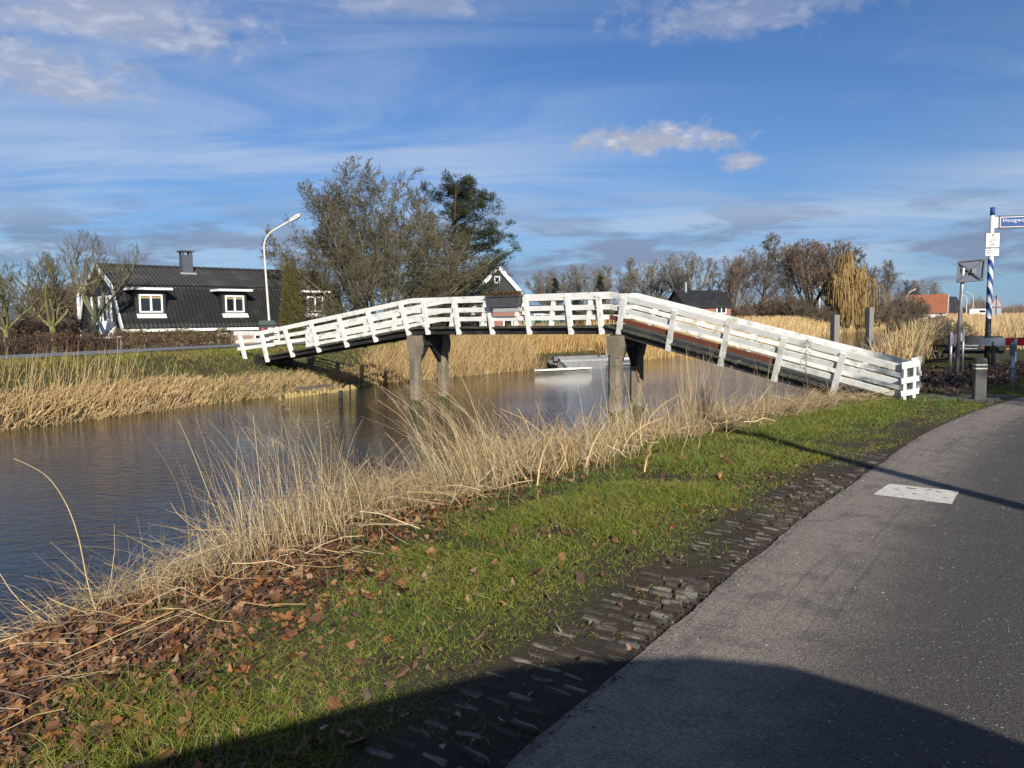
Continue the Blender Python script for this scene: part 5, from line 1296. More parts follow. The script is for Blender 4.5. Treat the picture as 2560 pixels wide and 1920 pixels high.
# bare trees and fruit trees left of the farmhouse
def fruit_tree(px, py_base, Y, H, spread, seed, label, upright=.15, mat_t='bark_moss', n0=6, len_k=1., lvn=(8, 7, 5)):
    rg = np.random.default_rng(seed); p = AT(px, py_base, Y); th_ = np.arange(n0)*2.4+rg.uniform(-.3, .3, n0); inc = rg.uniform(.25, spread, n0)
    d = np.stack([np.cos(th_)*np.sin(inc), np.sin(th_)*np.sin(inc), np.cos(inc)], 1)
    lv = [dict(K=8, wob=.17, up=upright*.4, n=lvn[0], ang=42, ratio=.5, t0=.25, rr=.5, cup=.12, tip=.3), dict(K=6, wob=.2, up=upright*.5, n=lvn[1], ang=42, ratio=.5, t0=.15, rr=.55, cup=.2, tip=.4),
          dict(K=5, wob=.18, up=upright*.5, n=lvn[2], ang=40, ratio=.55, t0=.2, rr=.7, cup=.2, tip=.5), dict(K=4, wob=.15, up=.08, n=0, ang=0, ratio=0, t0=0, rr=0)]
    z0 = H*.28
    g = grow(np.tile([(0, 0, z0)], (n0, 1))*1., d, rg.uniform(.55, .8, n0)*H*len_k, [H*.016]*n0, lv, ellip((0, 0, H*.55), (H*.62, H*.62, H*.5)), rg)
    K = 8; tr = np.stack([np.cumsum(rg.normal(size=K)*.03), np.cumsum(rg.normal(size=K)*.03), np.linspace(-.1, z0+.05, K)], 1); tr[-1, :2] = 0
    g[0] = (np.concatenate([g[0][0], tr[None]]), np.concatenate([g[0][1], np.linspace(H*.034, H*.024, K)[None]]))
    t = put_tree('bare_fruit_tree', label, tree_meshes(g, 1, mat_t, 'twig_green', sides=(7, 4, 3, 3), rmin=.005), (p[0], Y, H1(p[0], Y)-.02), 1, 0, 'bare garden trees left of the farmhouse')
fruit_tree(12, 800, 33, 3.9, 1.0, 71, 'gnarled mossy fruit tree with twisted limbs above the dark brown hedge', .12)
fruit_tree(128, 800, 34, 4.4, .95, 72, 'mossy fruit tree with long upright shoots left of the farmhouse gable', .22)
fruit_tree(75, 800, 39, 3.6, .9, 73, 'smaller fruit tree behind the two mossy ones', .2)
fruit_tree(238, 800, 39.2, 5.9, .75, 74, 'slender bare tree rising beside the farmhouse gable', .2, 'bark', 5, .9, (9, 7, 5))
for i, (px, Y, s, lab) in enumerate(((30, 35, .62, 'dense brown bush under the gnarled fruit tree'), (70, 36, .7, 'brown twiggy bush between the two mossy fruit trees'), (105, 36, .62, 'brown bush at the foot of the mossy fruit tree'), (150, 37, .7, 'brown bush between the fruit tree and the yard wall'), (185, 52, 1.5, 'tall reddish brown bush behind the yard left of the gable'), (165, 60, 1.7, 'large brown bush far behind the yard'), (215, 56, 1.5, 'brown bush partly hidden by the slender tree'), (5, 34, .5, 'low brown bush at the near end of the hedge'))):
    p = AT(px, 790, Y); put_tree('garden_bush', lab, TT['shrubA'], (p[0], Y, H1(p[0], Y)-.05), (s*1.1, s*1.1, s), i*1.1, 'bushes in the garden left of the farmhouse', 'bush')
# trees off to the right of the road: they dapple the bridge foot and the signs
for i, (x, y, s, lab) in enumerate(((14.5, 2.2, 1.05, 'roadside tree shading the foot of the bridge'), (18.6, 7.5, 1.1, 'second roadside tree shading the sign post')  )):
    put_tree('roadside_tree', lab, TT['roundA' if i != 2 else 'tallB'], (x, y, -.05), s, i*2.1, 'bare trees along the near road')

# ------------------------------------------------------------------ hedges and low plants
def hedge(name, label, pts, w, h, cols, dens, seed, cat='hedge', leaf=.05, z_off=0., twig='twig_brown'):
    rg = np.random.default_rng(seed); C = resample(np.array(pts, float), lambda c: .15); T = unit(np.gradient(C, axis=0)); Nn = np.stack([-T[:, 1], T[:, 0]], 1)
    t = thing(name, label, cat, (C[0, 0], C[0, 1], H1(*C[0]))); N = int(len(C)*dens); i = rg.integers(0, len(C), N)
    q = rg.uniform(-1, 1, N); zz = rg.uniform(0, 1, N)**.8; hh = h*(1+.10*np.sin(i*.31)+.08*np.sin(i*.77+1)+rg.uniform(-.06, .06, N))
    xy = C[i]+Nn[i]*(q*w/2*(1-.25*zz**3))[:, None]+T[i]*rg.uniform(-.1, .1, (N, 1)); gz = height(xy)+z_off
    c = np.concatenate([xy, (gz+zz*hh)[:, None]], 1)
    V, Q, Tn = foliage(c, .09, 7, leaf, cols, rg, elong=1.6)
    o = obj('leaves', np_mesh('leaves', V, [Q], 'leafy', tint=Tn), t); o['kind'] = 'stuff'; here(t, o)
    M = N//5; j = rg.integers(0, len(C), M); a = np.concatenate([C[j]+Nn[j]*rg.uniform(-w/3, w/3, (M, 1)), np.zeros((M, 1))], 1); a[:, 2] = height(a[:, :2])+z_off
    K = 4; f = np.linspace(0, 1, K)[None, :, None]; off = rg.normal(size=(M, 3))*[.2, .2, 0]; P = a[:, None]+off[:, None]*f+np.array([0, 0, 1])[None, None]*(h*rg.uniform(.6, 1.1, (M, 1, 1))*f)
    Vt, Qt = tubes(P, np.full((M, K), .007), 3); o = obj('twigs', np_mesh('twigs', Vt, [Qt], twig), t); o['kind'] = 'stuff'; here(t, o)
    return t
hp = [AT(px, 850, Y)[:2] for px, Y in ((100, 30.8), (190, 32.4), (300, 34.6), (420, 37.2), (540, 40.0), (575, 40.8))]
hedge('beech_hedge', 'clipped brown beech hedge along the far road in front of the farmhouse', hp, .9, .82, [(.115, .055, .032), (.085, .045, .028), (.15, .075, .04), (.06, .04, .025)], 22, 81, leaf=.045)
gp_ = [AT(px, 840, Y)[:2] for px, Y in ((300, 37.2), (420, 39.8), (520, 42.4), (580, 43.6))]
hedge('evergreen_shrubs', 'yellow green evergreen shrubs between the hedge and the farmhouse wall', gp_, .8, .95, [(.17, .19, .02), (.22, .20, .02), (.10, .14, .02), (.06, .09, .02)], 12, 82, 'shrub', .07)
hp2 = [AT(px, 800, Y)[:2] for px, Y in ((-60, 28.5), (10, 30.2), (60, 31.4), (98, 32.2))]
hedge('brown_hedge', 'dark brown hedge below the gnarled fruit trees', hp2, 1.0, .85, [(.07, .045, .028), (.05, .035, .02), (.09, .06, .03)], 20, 83, leaf=.04)
hp3 = [AT(px, 800, Y)[:2] for px, Y in ((800, 66), (900, 64), (1000, 63), (1120, 63), (1190, 64))]
hedge('garden_hedge', 'dark garden hedge showing through the bridge railing behind the big tree', hp3, 1.4, 1.5, [(.03, .035, .015), (.05, .045, .02), (.07, .05, .03)], 18, 84, leaf=.07)
hp4 = [AT(px, 800, Y)[:2] for px, Y in ((1330, 72), (1400, 76), (1480, 82), (1560, 90), (1680, 100))]
hedge('ochre_hedge', 'ochre brown hedge behind the spruces across the canal', hp4, 1.5, 2.0, [(.13, .09, .04), (.10, .07, .035), (.16, .10, .05)], 12, 85, leaf=.13)
def teal_container():
    p = AT(1355, 800, 66); t = thing('green_container', 'green metal container showing through the bridge railing', 'container', (p[0], 66, .2))
    m = MB(); m.box((p[0], 66, 1.0), (1.6, .8, .8)); part(t, 'body', m, 'green_sheet')
    for i in range(8): m = MB(); m.box((p[0]-1.4+.4*i, 65.19, 1.0), (.04, .03, .76)); part(t, 'rib', m, 'green_sheet')
    m = MB(); m.box((p[0], 66, 1.82), (1.66, .86, .03)); part(t, 'lid', m, 'trim_white')
teal_container()
def far_wood():
    rg = np.random.default_rng(91); parts = []
    for (x0, x1, Y, h, n) in ((2280, 2700, 330, 8.5, 800), (1150, 1480, 260, 6.5, 900), (-120, 260, 190, 6, 900), (640, 1150, 300, 6, 500), (2400, 2700, 240, 5.5, 500), (1380, 2290, 150, 6.5, 1500)):
        px = rg.uniform(x0, x1, n); p = np.array([AT(a, 790, Y+rg.uniform(-15, 15)) for a in px]); hh = h*(.65+.35*np.sin(px*.043)*np.sin(px*.017+1)+rg.uniform(-.15, .15, n))
        K = 4; b = p.copy(); b[:, 2] = -.2; M = 4 if Y > 160 else 6; b = np.repeat(b, M, 0); hh = np.repeat(hh, M); off = rg.normal(size=(n*M, 3))*[1.3, 1.3, 0]; f = np.linspace(0, 1, K)[None, :, None]
        P = b[:, None]+off[:, None]*f**.8+np.array([0, 0, 1])[None, None]*((hh*rg.uniform(.55, 1.05, n*M))[:, None, None]*f)
        w = np.full((n*M, K), .26 if Y > 160 else .10)*np.linspace(1, .3, K); V, Q, T = ribbons(P, w, np.tile([[1., 0, 0]], (n*M, 1)), np.repeat(pick([(.10, .075, .06), (.075, .06, .05), (.12, .085, .06), (.16, .10, .05)], n, .2, rg), M, 0)); parts.append((V, Q, T))
    V, Q, T = join(parts); tag(obj('distant_woodland', np_mesh('distant_woodland', V, [Q], 'leafy', tint=T)), 'brown band of leafless woodland along the horizon', 'woodland', kind='stuff')
far_wood()

# ------------------------------------------------------------------ reeds, straw, grass, leaves
STRAW = [(.50, .36, .17), (.42, .29, .13), (.56, .42, .22), (.34, .22, .10), (.46, .34, .19)]
def reed_blades(xy, h, w, lean, rg, cols=STRAW, K=5, bend=.35, jit=.25, z=None):
    N = len(xy); z0 = (height(xy) if z is None else z)-.03; b = np.concatenate([xy, z0[:, None]], 1)
    L = np.asarray(lean, float)[None]*np.ones((N, 2))+rg.normal(size=(N, 2))*jit
    f = np.linspace(0, 1, K)[None, :, None]; L3 = np.concatenate([L, np.zeros((N, 1))], 1)
    curve = rg.normal(size=(N, 3))*[.06, .06, 0]
    P = b[:, None]+L3[:, None]*h[:, None, None]*(f*(1-bend)+f**2.4*bend)+np.array([0, 0, 1])[None, None]*(h[:, None, None]*(f-.16*f**3*np.linalg.norm(L, axis=1)[:, None, None]))+curve[:, None]*np.sin(f*3.1)
    wid = w[:, None]*np.linspace(1, .35, K)[None]; sd = unit(np.cross(unit(P[:, -1]-P[:, 0]), rg.normal(size=(N, 3))))
    sd[:, 1] *= .45; sd = unit(sd)
    return ribbons(P, wid, sd, pick(cols, N, .25, rg))
def along(poly, s_lo_xy, s_hi_xy, N, d0, d1, sgn, rg, pw=1.):
    """random points beside a shore between two stations given as points"""
    C = resample(poly, lambda c: .2 if np.hypot(c[0], c[1]) < 160 else 50); T = unit(np.gradient(C, axis=0)); Nn = np.stack([-T[:, 1], T[:, 0]], 1)*sgn
    i0 = np.argmin(((C-np.array(s_lo_xy))**2).sum(1)); i1 = np.argmin(((C-np.array(s_hi_xy))**2).sum(1)); i = rg.integers(i0, max(i1, i0+1), N)
    return C[i]+Nn[i]*(d0+(d1-d0)*rg.uniform(0, 1, N)**pw)[:, None]+T[i]*rg.uniform(-.12, .12, (N, 1))
def plumes(tips, dirs, rg, n=26, ln=.16, cols=((.22, .16, .12), (.28, .21, .15), (.16, .11, .085))):
    N = len(tips)*n; b = np.repeat(tips, n, 0); d = np.repeat(dirs, n, 0); s = rg.uniform(0, 1, (N, 1)); p = b+d*s*ln*1.5-np.array([0, 0, 1])*s**2*.05
    o = unit(rg.normal(size=(N, 3))+d*1.6-np.array([0, 0, .5]))*ln*.32*(1.1-s*.7); K = 3; f = np.linspace(0, 1, K)[None, :, None]
    P = p[:, None]+o[:, None]*f-np.array([0, 0, 1])[None, None]*.03*f**2
    return ribbons(P, np.full((N, K), .005)*np.linspace(1, .4, K), unit(np.cross(o, rg.normal(size=(N, 3)))), np.repeat(pick(cols, len(tips), .2, rg), n, 0))
def stuff(name, label, cat, parts, m):
    V, Q, T = join(parts); return tag(obj(name, np_mesh(name, V, [Q], m, tint=T)), label, cat, kind='stuff')

def far_reeds():
    rg = np.random.default_rng(101); parts = []
    # left stretch: matted sloping reeds, taller thin stalks above
    xy = along(FARS, (-16, 7.5), (-8.3, 21.3), 8000, -.25, .9, 1, rg, .9); parts.append(reed_blades(xy, rg.uniform(.18, .46, len(xy)), np.full(len(xy), .020), (.42, -.10), rg, jit=.38, bend=.7))
    xy = along(FARS, (-16, 7.5), (-8.6, 20.8), 1000, .1, 1.9, 1, rg); m = vnoise(xy, .55, 3) > -.45; xy = xy[m]
    b = reed_blades(xy, rg.uniform(.55, 1.12, len(xy)), np.full(len(xy), .012), (.20, -.02), rg, jit=.13, K=6, cols=[(.50, .37, .18), (.44, .31, .14), (.38, .27, .12)]); parts.append(b)
    V = b[0].reshape(len(xy), 6, 2, 3).mean(2); k = rg.random(len(xy)) < .16; parts.append(plumes(V[k, -1], unit(V[k, -1]-V[k, -2]), rg, 12, .16))
    # short straw along the revetment
    xy = along(FARS, (-8.4, 21), (-4.9, 27.2), 4200, -.08, .75, 1, rg); parts.append(reed_blades(xy, rg.uniform(.12, .38, len(xy)), np.full(len(xy), .016), (.25, -.25), rg, jit=.4, bend=.7, cols=STRAW+[(.22, .22, .07)]))
    # beyond the bridge: golden reed beds
    xy = np.concatenate([along(FARS, (-4.9, 27.2), (-3.0, 29.6), 1500, -.30, .7, 1, rg, .9), along(FARS, (-3.0, 29.6), (1.2, 34.6), 6000, -.30, 1.9, 1, rg, .9)]); parts.append(reed_blades(xy, rg.uniform(.55, 1.15, len(xy))*(1.05-.12*rg.random(len(xy))), np.full(len(xy), .019), (.10, .0), rg, jit=.26, cols=[(.42, .29, .13), (.36, .24, .105), (.48, .36, .18), (.28, .18, .08)]))
    xy = along(FARS, (1.5, 34.8), (5.2, 38.6), 3500, 1.0, 2.8, 1, rg); parts.append(reed_blades(xy, rg.uniform(.6, 1.1, len(xy)), np.full(len(xy), .022), (.1, 0), rg, jit=.2, cols=[(.48, .33, .14), (.40, .26, .10)]))
    xy = along(FARS, (5.0, 38.5), (14, 52), 5000, -.3, 2.2, 1, rg); parts.append(reed_blades(xy, rg.uniform(.8, 1.5, len(xy)), np.full(len(xy), .026), (.1, 0), rg, jit=.2, K=4, cols=[(.50, .34, .14), (.42, .27, .10), (.55, .40, .18)]))
    xy = along(FARS, (14, 52), (60, 125), 9000, -.4, 4.0, 1, rg); parts.append(reed_blades(xy, rg.uniform(.7, 1.3, len(xy)), np.full(len(xy), .07), (.1, 0), rg, jit=.18, K=3, cols=[(.48, .34, .15), (.42, .28, .11), (.52, .39, .19)]))
    xy = along(FARS, (60, 125), (110, 185), 3500, -.4, 6.0, 1, rg); parts.append(reed_blades(xy, rg.uniform(1., 1.9, len(xy)), np.full(len(xy), .12), (.1, 0), rg, jit=.18, K=3, cols=[(.44, .31, .14), (.40, .27, .11)]))
    stuff('far_bank_reeds', 'dry golden reeds and matted straw along the far bank of the canal', 'reeds', parts, 'straw')
far_reeds()
def right_reeds():
    rg = np.random.default_rng(111); parts = []
    xy = np.concatenate([along(NEARS, (11, 23), (19, 36), 2600, -.8, 1.0, -1, rg), along(NEARS, (19, 36), (44, 82), 11000, -.8, 7.5, -1, rg)]); parts.append(reed_blades(xy, rg.uniform(.9, 1.75, len(xy)), np.full(len(xy), .030), (.06, 0), rg, jit=.2, K=4, cols=[(.50, .36, .17), (.43, .29, .13), (.54, .42, .23), (.34, .23, .11)]))
    xy = along(NEARS, (44, 82), (110, 168), 3500, -.8, 9, -1, rg); parts.append(reed_blades(xy, rg.uniform(1., 1.9, len(xy)), np.full(len(xy), .09), (.06, 0), rg, jit=.2, K=3, cols=[(.48, .34, .15), (.44, .31, .15)]))
    stuff('right_bank_reeds', 'pale dry reed bed on the near bank beyond the bridge and signs', 'reeds', parts, 'straw')
right_reeds()
for i, (px, py, Y, s, lab) in enumerate(((2310, 850, 33, .62, 'greyish twiggy bush at the water beyond the bridge railing'), (2350, 862, 30, .55, 'twiggy bush right of the mooring posts'), (2275, 845, 40, .6, 'twiggy bush at the water edge beyond the mooring posts'))):
    p = AT(px, py, Y); put_tree('bank_bush', lab, TT['shrubB'], (p[0], Y, -.15), (s*1.3, s*1.3, s), i, 'twiggy bushes beyond the bridge', 'bush')

def bents(P0, P1, h, rg, N, w=.008):
    """curved single stalks between two ground rows: P0 base centres, lean target"""
    pass
def near_reeds():
    rg = np.random.default_rng(121); parts = []
    dry = [(.46, .35, .18), (.36, .26, .12), (.52, .42, .25), (.28, .19, .09), (.18, .125, .065), (.38, .31, .20)]
    dark = [(.24, .17, .09), (.18, .12, .065), (.30, .21, .11)]
    # matted base of broken stalks along the whole near bank
    xy = along(NEARS, (-4.6, 2.0), (6.6, 17.2), 19000, -.40, 2.0, -1, rg, .9); xy = xy[(xy[:, 1] > 6.2) | (-sdist(xy, NEARS) < .9)]; pn_ = vnoise(xy, 1.9, 21)*.6+vnoise(xy, 4.7, 22)*.4; xy = xy[rg.random(len(xy)) < np.clip(.75+.9*pn_, .25, 1)]; parts.append(reed_blades(xy, rg.uniform(.06, .38, len(xy))*np.clip(.8+.9*vnoise(xy, 1.9, 21), .35, 1.5), rg.uniform(.004, .009, len(xy))*np.interp(xy[:, 1], [3, 8], [.45, 1]), (.05, .0), rg, jit=.95, bend=.5, cols=dry+dark+dark, K=4))
    # lying straws
    n = 4600; xy = along(NEARS, (-4.4, 2.4), (6.0, 16.4), n, -.40, 2.2, -1, rg, 1.3); th_ = rg.uniform(0, 6.28, n); ln = rg.uniform(.10, .55, n); d = np.stack([np.cos(th_), np.sin(th_), rg.normal(size=n)*.22], 1)
    b = np.concatenate([xy, (height(xy)+rg.uniform(.01, .16, n))[:, None]], 1); f = np.linspace(-.5, .5, 4)[None, :, None]; P = b[:, None]+d[:, None]*ln[:, None, None]*f-np.array([0, 0, 1])[None, None]*.12*f**2*ln[:, None, None]+rg.normal(size=(n, 4, 3))*.012
    parts.append(ribbons(P, np.repeat(rg.uniform(.004, .010, (n, 1))*np.interp(xy[:, 1:], [3, 8], [.42, 1]), 4, 1), unit(np.cross(d, rg.normal(size=(n, 3)))), pick(dry, n, .25, rg)))
    # clumps of standing reed: (station on shore, spread, count, height range, lean, jitter)
    for (px, py, sx, n, h0, h1, lean, jit, cols, w) in (      # photo position of each clump's foot on the bank
        (545, 1215, .35, 60, .5, 1.15, (-.12, .0), .16, dry, .0075), (610, 1200, .40, 90, .4, 1.25, (-.16, 0), .18, dry, .0075), (680, 1175, .45, 150, .3, 1.05, (-.14, 0), .24, dry+dark, .0078), (740, 1150, .4, 130, .2, .75, (-.1, 0), .4, dry+dark, .008),
        (800, 1130, .45, 190, .15, .60, (.0, 0), .5, dry+dark, .008), (870, 1115, .45, 170, .15, .50, (.0, 0), .5, dark+dry, .008), (940, 1100, .4, 150, .15, .6, (-.1, 0), .5, dry+dark, .009), (990, 1085, .28, 110, .5, 1.25, (-.42, .05), .14, dry, .0085), (1050, 1070, .36, 170, .4, 1.2, (-.32, 0), .2, dry, .009), (1100, 1050, .45, 220, .2, .75, (-.1, 0), .4, dry, .0095),
        (1170, 1040, .4, 120, .2, .85, (.0, 0), .4, dry, .0095), (1230, 1020, .45, 240, .2, .62, (.05, 0), .35, dry, .0095), (1300, 1000, .45, 300, .2, .65, (.05, 0), .30, dry, .010), (1340, 985, .3, 70, .4, 1.0, (.0, 0), .15, dry, .010), (1390, 965, .5, 260, .2, .65, (.06, 0), .4, dry+dark, .010), (1450, 950, .5, 220, .2, .75, (.05, 0), .35, dry+dark, .0105),
        (1500, 930, .28, 130, .5, 1.3, (.03, 0), .12, dry, .0105), (1530, 925, .5, 240, .2, .75, (.05, 0), .35, dry+dark, .011), (1590, 910, .5, 190, .2, .6, (.08, 0), .4, dry+dark, .011), (1640, 900, .4, 140, .2, .5, (.0, 0), .4, dark+dry, .011), (1660, 895, .3, 26, .6, 1.25, (.0, 0), .10, dry, .011), (1690, 890, .3, 50, .2, .5, (.0, 0), .3, dry, .011),
        (330, 1330, .4, 90, .12, .4, (.0, 0), .5, dry, .006), (430, 1280, .4, 120, .15, .5, (.0, 0), .6, dry, .006), (480, 1250, .35, 80, .2, .6, (-.1, 0), .4, dry, .0065)):
        cx, cy, _z = G(px*2560/2212, py*2560/2212, -.12)
        n = int(n*1.3); xy = np.array([cx, cy])+rg.normal(size=(n, 2))*[sx*.55, sx*.5]; h = h0+(h1-h0)*rg.uniform(0, 1, n)**1.6
        b = reed_blades(xy, h, np.full(n, w*.62)*rg.uniform(.5, 1.2, n), lean, rg, jit=jit, bend=.55, cols=cols, K=7); parts.append(b)
        V = b[0].reshape(n, 7, 2, 3).mean(2); k = (rg.random(n) < .09) & (h > .7*h1) & (h > .7); parts.append(plumes(V[k, -1], unit(V[k, -1]-V[k, -2]), rg, 34, .17)) if k.any() else None
    # broad broken bulrush leaves
    n = 90; xy = np.concatenate([np.array([c])+rg.normal(size=(18, 2))*.45 for c in ((.5, 8.1), (1.0, 8.8), (1.9, 10.0), (2.8, 11.2), (3.9, 12.6))]); parts.append(reed_blades(xy, rg.uniform(.2, .75, n), rg.uniform(.010, .020, n), (.0, 0), rg, jit=.5, bend=.3, cols=[(.50, .35, .16), (.58, .44, .24), (.40, .27, .12)], K=5))
    stuff('near_bank_reeds', 'tangle of dry reeds and broken straw along the near bank', 'reeds', parts, 'straw')
near_reeds()
def single_stalk(pts, w, label, name='reed_stalk', head=None):
    m = MB(); P = [np.asarray(p, float) for p in pts]; fine = []
    for i in range(len(P)-1):
        p0 = P[max(i-1, 0)]; p1 = P[i]; p2 = P[i+1]; p3 = P[min(i+2, len(P)-1)]
        for k in range(5):
            t = k/5; fine.append(.5*((2*p1)+(-p0+p2)*t+(2*p0-5*p1+4*p2-p3)*t*t+(-p0+3*p1-3*p2+p3)*t**3))
    fine.append(P[-1]); m.tube(fine, list(np.linspace(w, w*.35, len(fine))), 6)
    t = thing(name, label, 'reed', tuple(P[0])); part(t, 'stem', m, MATS_straw, True)
    if head is not None:
        a, b = head; m = MB(); a, b = np.asarray(a), np.asarray(b); m.tube([a, a*.9+b*.1, a*.1+b*.9, b], [.006, .014, .014, .005], 8); part(t, 'seed_head', m, 'cattail_brown', True)
    return t
mat('stalk', (.44, .32, .15), .65, .2, 20); mat('cattail_brown', (.10, .05, .025), .9, .3, 40); MATS_straw = 'stalk'
def stalk_px(base, zb, pxs, dY=.0):
    b = G(*base, zb); return [b]+[AT(x, y, b[1]+dY*(i+1)) for i, (x, y) in enumerate(pxs)]
single_stalk(stalk_px((275, 1620), -.30, ((225, 1480), (195, 1340), (160, 1250), (110, 1185), (32, 1145)), .03), .0042, 'long bare stalk arching left over the water above the leaf litter')
single_stalk(stalk_px((150, 1575), -.42, ((80, 1530), (30, 1480), (0, 1435), (-40, 1380)), .03), .005, 'short thick stalk leaning left over the water')
single_stalk(stalk_px((620, 1430), -.40, ((560, 1330), (500, 1325), (450, 1290), (425, 1255)), .03), .004, 'forked stalk bending left in front of the reed clump')
single_stalk(stalk_px((1600, 1150), -.35, ((1585, 1060), (1572, 990), (1560, 930)), .0), .008, 'bulrush with brown seed head in front of the bridge pile', 'bulrush', (AT(1600, 952, 12.6), AT(1592, 925, 12.6)) if False else None)
for px, py, bx, by, lab in ((1597, 955, 1640, 1130, 'bulrush with a brown seed head beside the far pile of the bridge'), (1570, 985, 1560, 1140, 'bulrush with a drooping brown head between the bridge piles'), (1497, 890, 1530, 1150, 'bulrush with brown head left of the bridge pile')):
    b = G(bx, by, -.30); top = AT(px, py, b[1]); d = unit(top-b); single_stalk([b, b*.5+top*.5+np.array([.02, 0, 0]), top], .006, lab, 'bulrush', (top-d*.02, top+d*.17))
# thin dark sapling in front of the right ramp
def sapling():
    rg = np.random.default_rng(131); b = G(2022, 1030, -.08); tp = AT(2012, 850, b[1]); H = tp[2]-b[2]
    lv = [dict(K=9, wob=.03, up=.03, n=13, ang=40, ratio=.2, t0=.55, rr=.5, cup=.3, tip=.3), dict(K=4, wob=.15, up=.05, n=4, ang=45, ratio=.5, t0=.3, rr=.7), dict(K=3, wob=.15, up=0, n=0, ang=0, ratio=0, t0=0, rr=0)]
    g = grow([(0, 0, -.05)], [(-.02, 0, 1)], [H*.97], [.010], lv, None, rg); c = g[2][0][:, -1]
    V, Q, T = foliage(c, .03, 5, .014, [(.06, .035, .02), (.09, .05, .03), (.12, .08, .04)], rg, elong=1.5)
    t = thing('sapling', 'thin sapling with withered brown seed heads in front of the bridge ramp', 'sapling', tuple(b))
    V2, Q2, _ = join([tubes(g[0][0], g[0][1], 5), tubes(g[1][0], g[1][1], 3), tubes(g[2][0], g[2][1], 3)]); obj('stem', np_mesh('stem', V2, [Q2], 'twig'), t); obj('leaves', np_mesh('leaves', V, [Q], 'leafy', tint=T), t)
sapling()

GREEN = [(.14, .19, .020), (.18, .225, .024), (.11, .145, .02), (.24, .25, .036), (.075, .105, .02), (.22, .195, .045)]
def grass_blades(xy, h, w, rg, cols=GREEN, K=3, jit=.55, zoff=0.):
    N = len(xy); b = np.concatenate([xy, (height(xy)-.01+zoff)[:, None]], 1); L = np.concatenate([rg.normal(size=(N, 2))*jit, np.zeros((N, 1))], 1)
    f = np.linspace(0, 1, K)[None, :, None]; P = b[:, None]+L[:, None]*h[:, None, None]*f**1.8+np.array([0, 0, 1])[None, None]*h[:, None, None]*(f-.25*f**2)
    wid = w[:, None]*np.linspace(1, .15, K)[None]; sd = unit(np.cross(P[:, -1]-P[:, 0], rg.normal(size=(N, 3)))); return ribbons(P, wid, sd, pick(cols, N, .25, rg))
def verge_grass():
    rg = np.random.default_rng(141); parts = []
    ys = np.linspace(1, 27, 80); shx = np.interp(ys, NEARS[NEARS[:, 1] > -5][:, 1][:60], NEARS[NEARS[:, 1] > -5][:, 0][:60]); rdx = np.interp(ys, ROADNS[ROADNS[:, 1] > -5][:, 1][:60], ROADNS[ROADNS[:, 1] > -5][:, 0][:60])
    nl = NEARS[(NEARS[:, 1] > -9) & (NEARS[:, 1] < 40)]; rl_ = ROADNS[(ROADNS[:, 1] > -9) & (ROADNS[:, 1] < 40)]
    def scatter(n, ylo, yhi):
        y = rg.uniform(ylo, yhi, n); a0 = np.interp(y, ys, shx)+.4; a1 = np.interp(y, ys, rdx); x = a0+(a1-a0)*rg.uniform(0, 1, n); xy = np.stack([x, y], 1); dn = -sdist(xy, nl); rn = sdist(xy, rl_); return xy, dn, rn
    for ylo, yhi, n, hmul, w in ((1.8, 4.2, 85000, 1., .0042), (4.2, 7, 85000, 1., .0050), (7, 11, 90000, 1., .0065), (11, 16.5, 80000, 1., .009), (16.5, 26, 40000, 1., .014)):
        xy, dn, rn = scatter(n, ylo, yhi)
        br = (rn < .52) & (xy[:, 1] < 8.8); patch = vnoise(xy, 2.1, 1)*.5+vnoise(xy, 5.3, 2)*.5
        edge = np.interp(xy[:, 1], [1.8, 2.7, 3.8, 5.5, 6.5, 8.7, 10.6, 14, 26], [2.3, 2.2, 1.75, 2.1, 2.2, 2.1, 1.6, 1.1, .9])+.22*vnoise(xy, 2.9, 12)
        p = np.clip((dn-edge)/.45, 0, 1)*np.clip((rn-.02)/.25, 0, 1)
        p = p*np.clip(.80+.85*patch, .10, 1); p = np.where(br, p*.30*np.clip(.6+1.6*patch, .1, 1), p)
        litter = (xy[:, 0] > 8.6) & (rn > .9) & (xy[:, 1] > 14.8) & (xy[:, 1] < 23); p = np.where(litter, p*.10, p)
        vis = np.abs(xy[:, 0]) < xy[:, 1]*.72+.3; p = np.where(vis, p, 0)
        k = rg.random(n) < p; xy = xy[k]; pt = patch[k]; m = len(xy); tall = np.clip(vnoise(xy, 1.2, 5), 0, 1)
        h = (.022+.045*rg.random(m)**1.5)*(1+1.2*tall+.5*np.clip(pt, 0, 1))*np.interp(rn[k], [.1, .5, 1.1], [.42, .6, 1])*hmul
        KK = 3 if ylo < 7 else 2; b = grass_blades(xy, h, np.full(m, w)*rg.uniform(.7, 1.3, m), rg, K=KK); c = b[2]; yel = np.repeat((rg.random(m) < .10+.18*(vnoise(xy, 2.7, 8) > .35)), 2*KK); c[yel] = c[yel]*.4+np.array([.22, .17, .07])
        parts.append((b[0], b[1], c))
    # longer tufts towards the reeds
    cx = along(NEARS, (-3.4, 4.7), (7.5, 18), 330, 1.3, 3.4, -1, rg); n = 330*34; xy = np.repeat(cx, 34, 0)+rg.normal(size=(n, 2))*.05; k = np.abs(xy[:, 0]) < xy[:, 1]*.72+.3; xy = xy[k]; n = len(xy)
    parts.append(grass_blades(xy, rg.uniform(.05, .15, n), np.interp(xy[:, 1], [3, 16], [.004, .010]), rg, cols=[(.06, .12, .02), (.08, .15, .025), (.10, .17, .03), (.20, .19, .05)], jit=.45))
    stuff('verge_grass', 'short bright grass on the verge between the reeds and the road', 'grass', parts, 'grass_blade')
verge_grass()
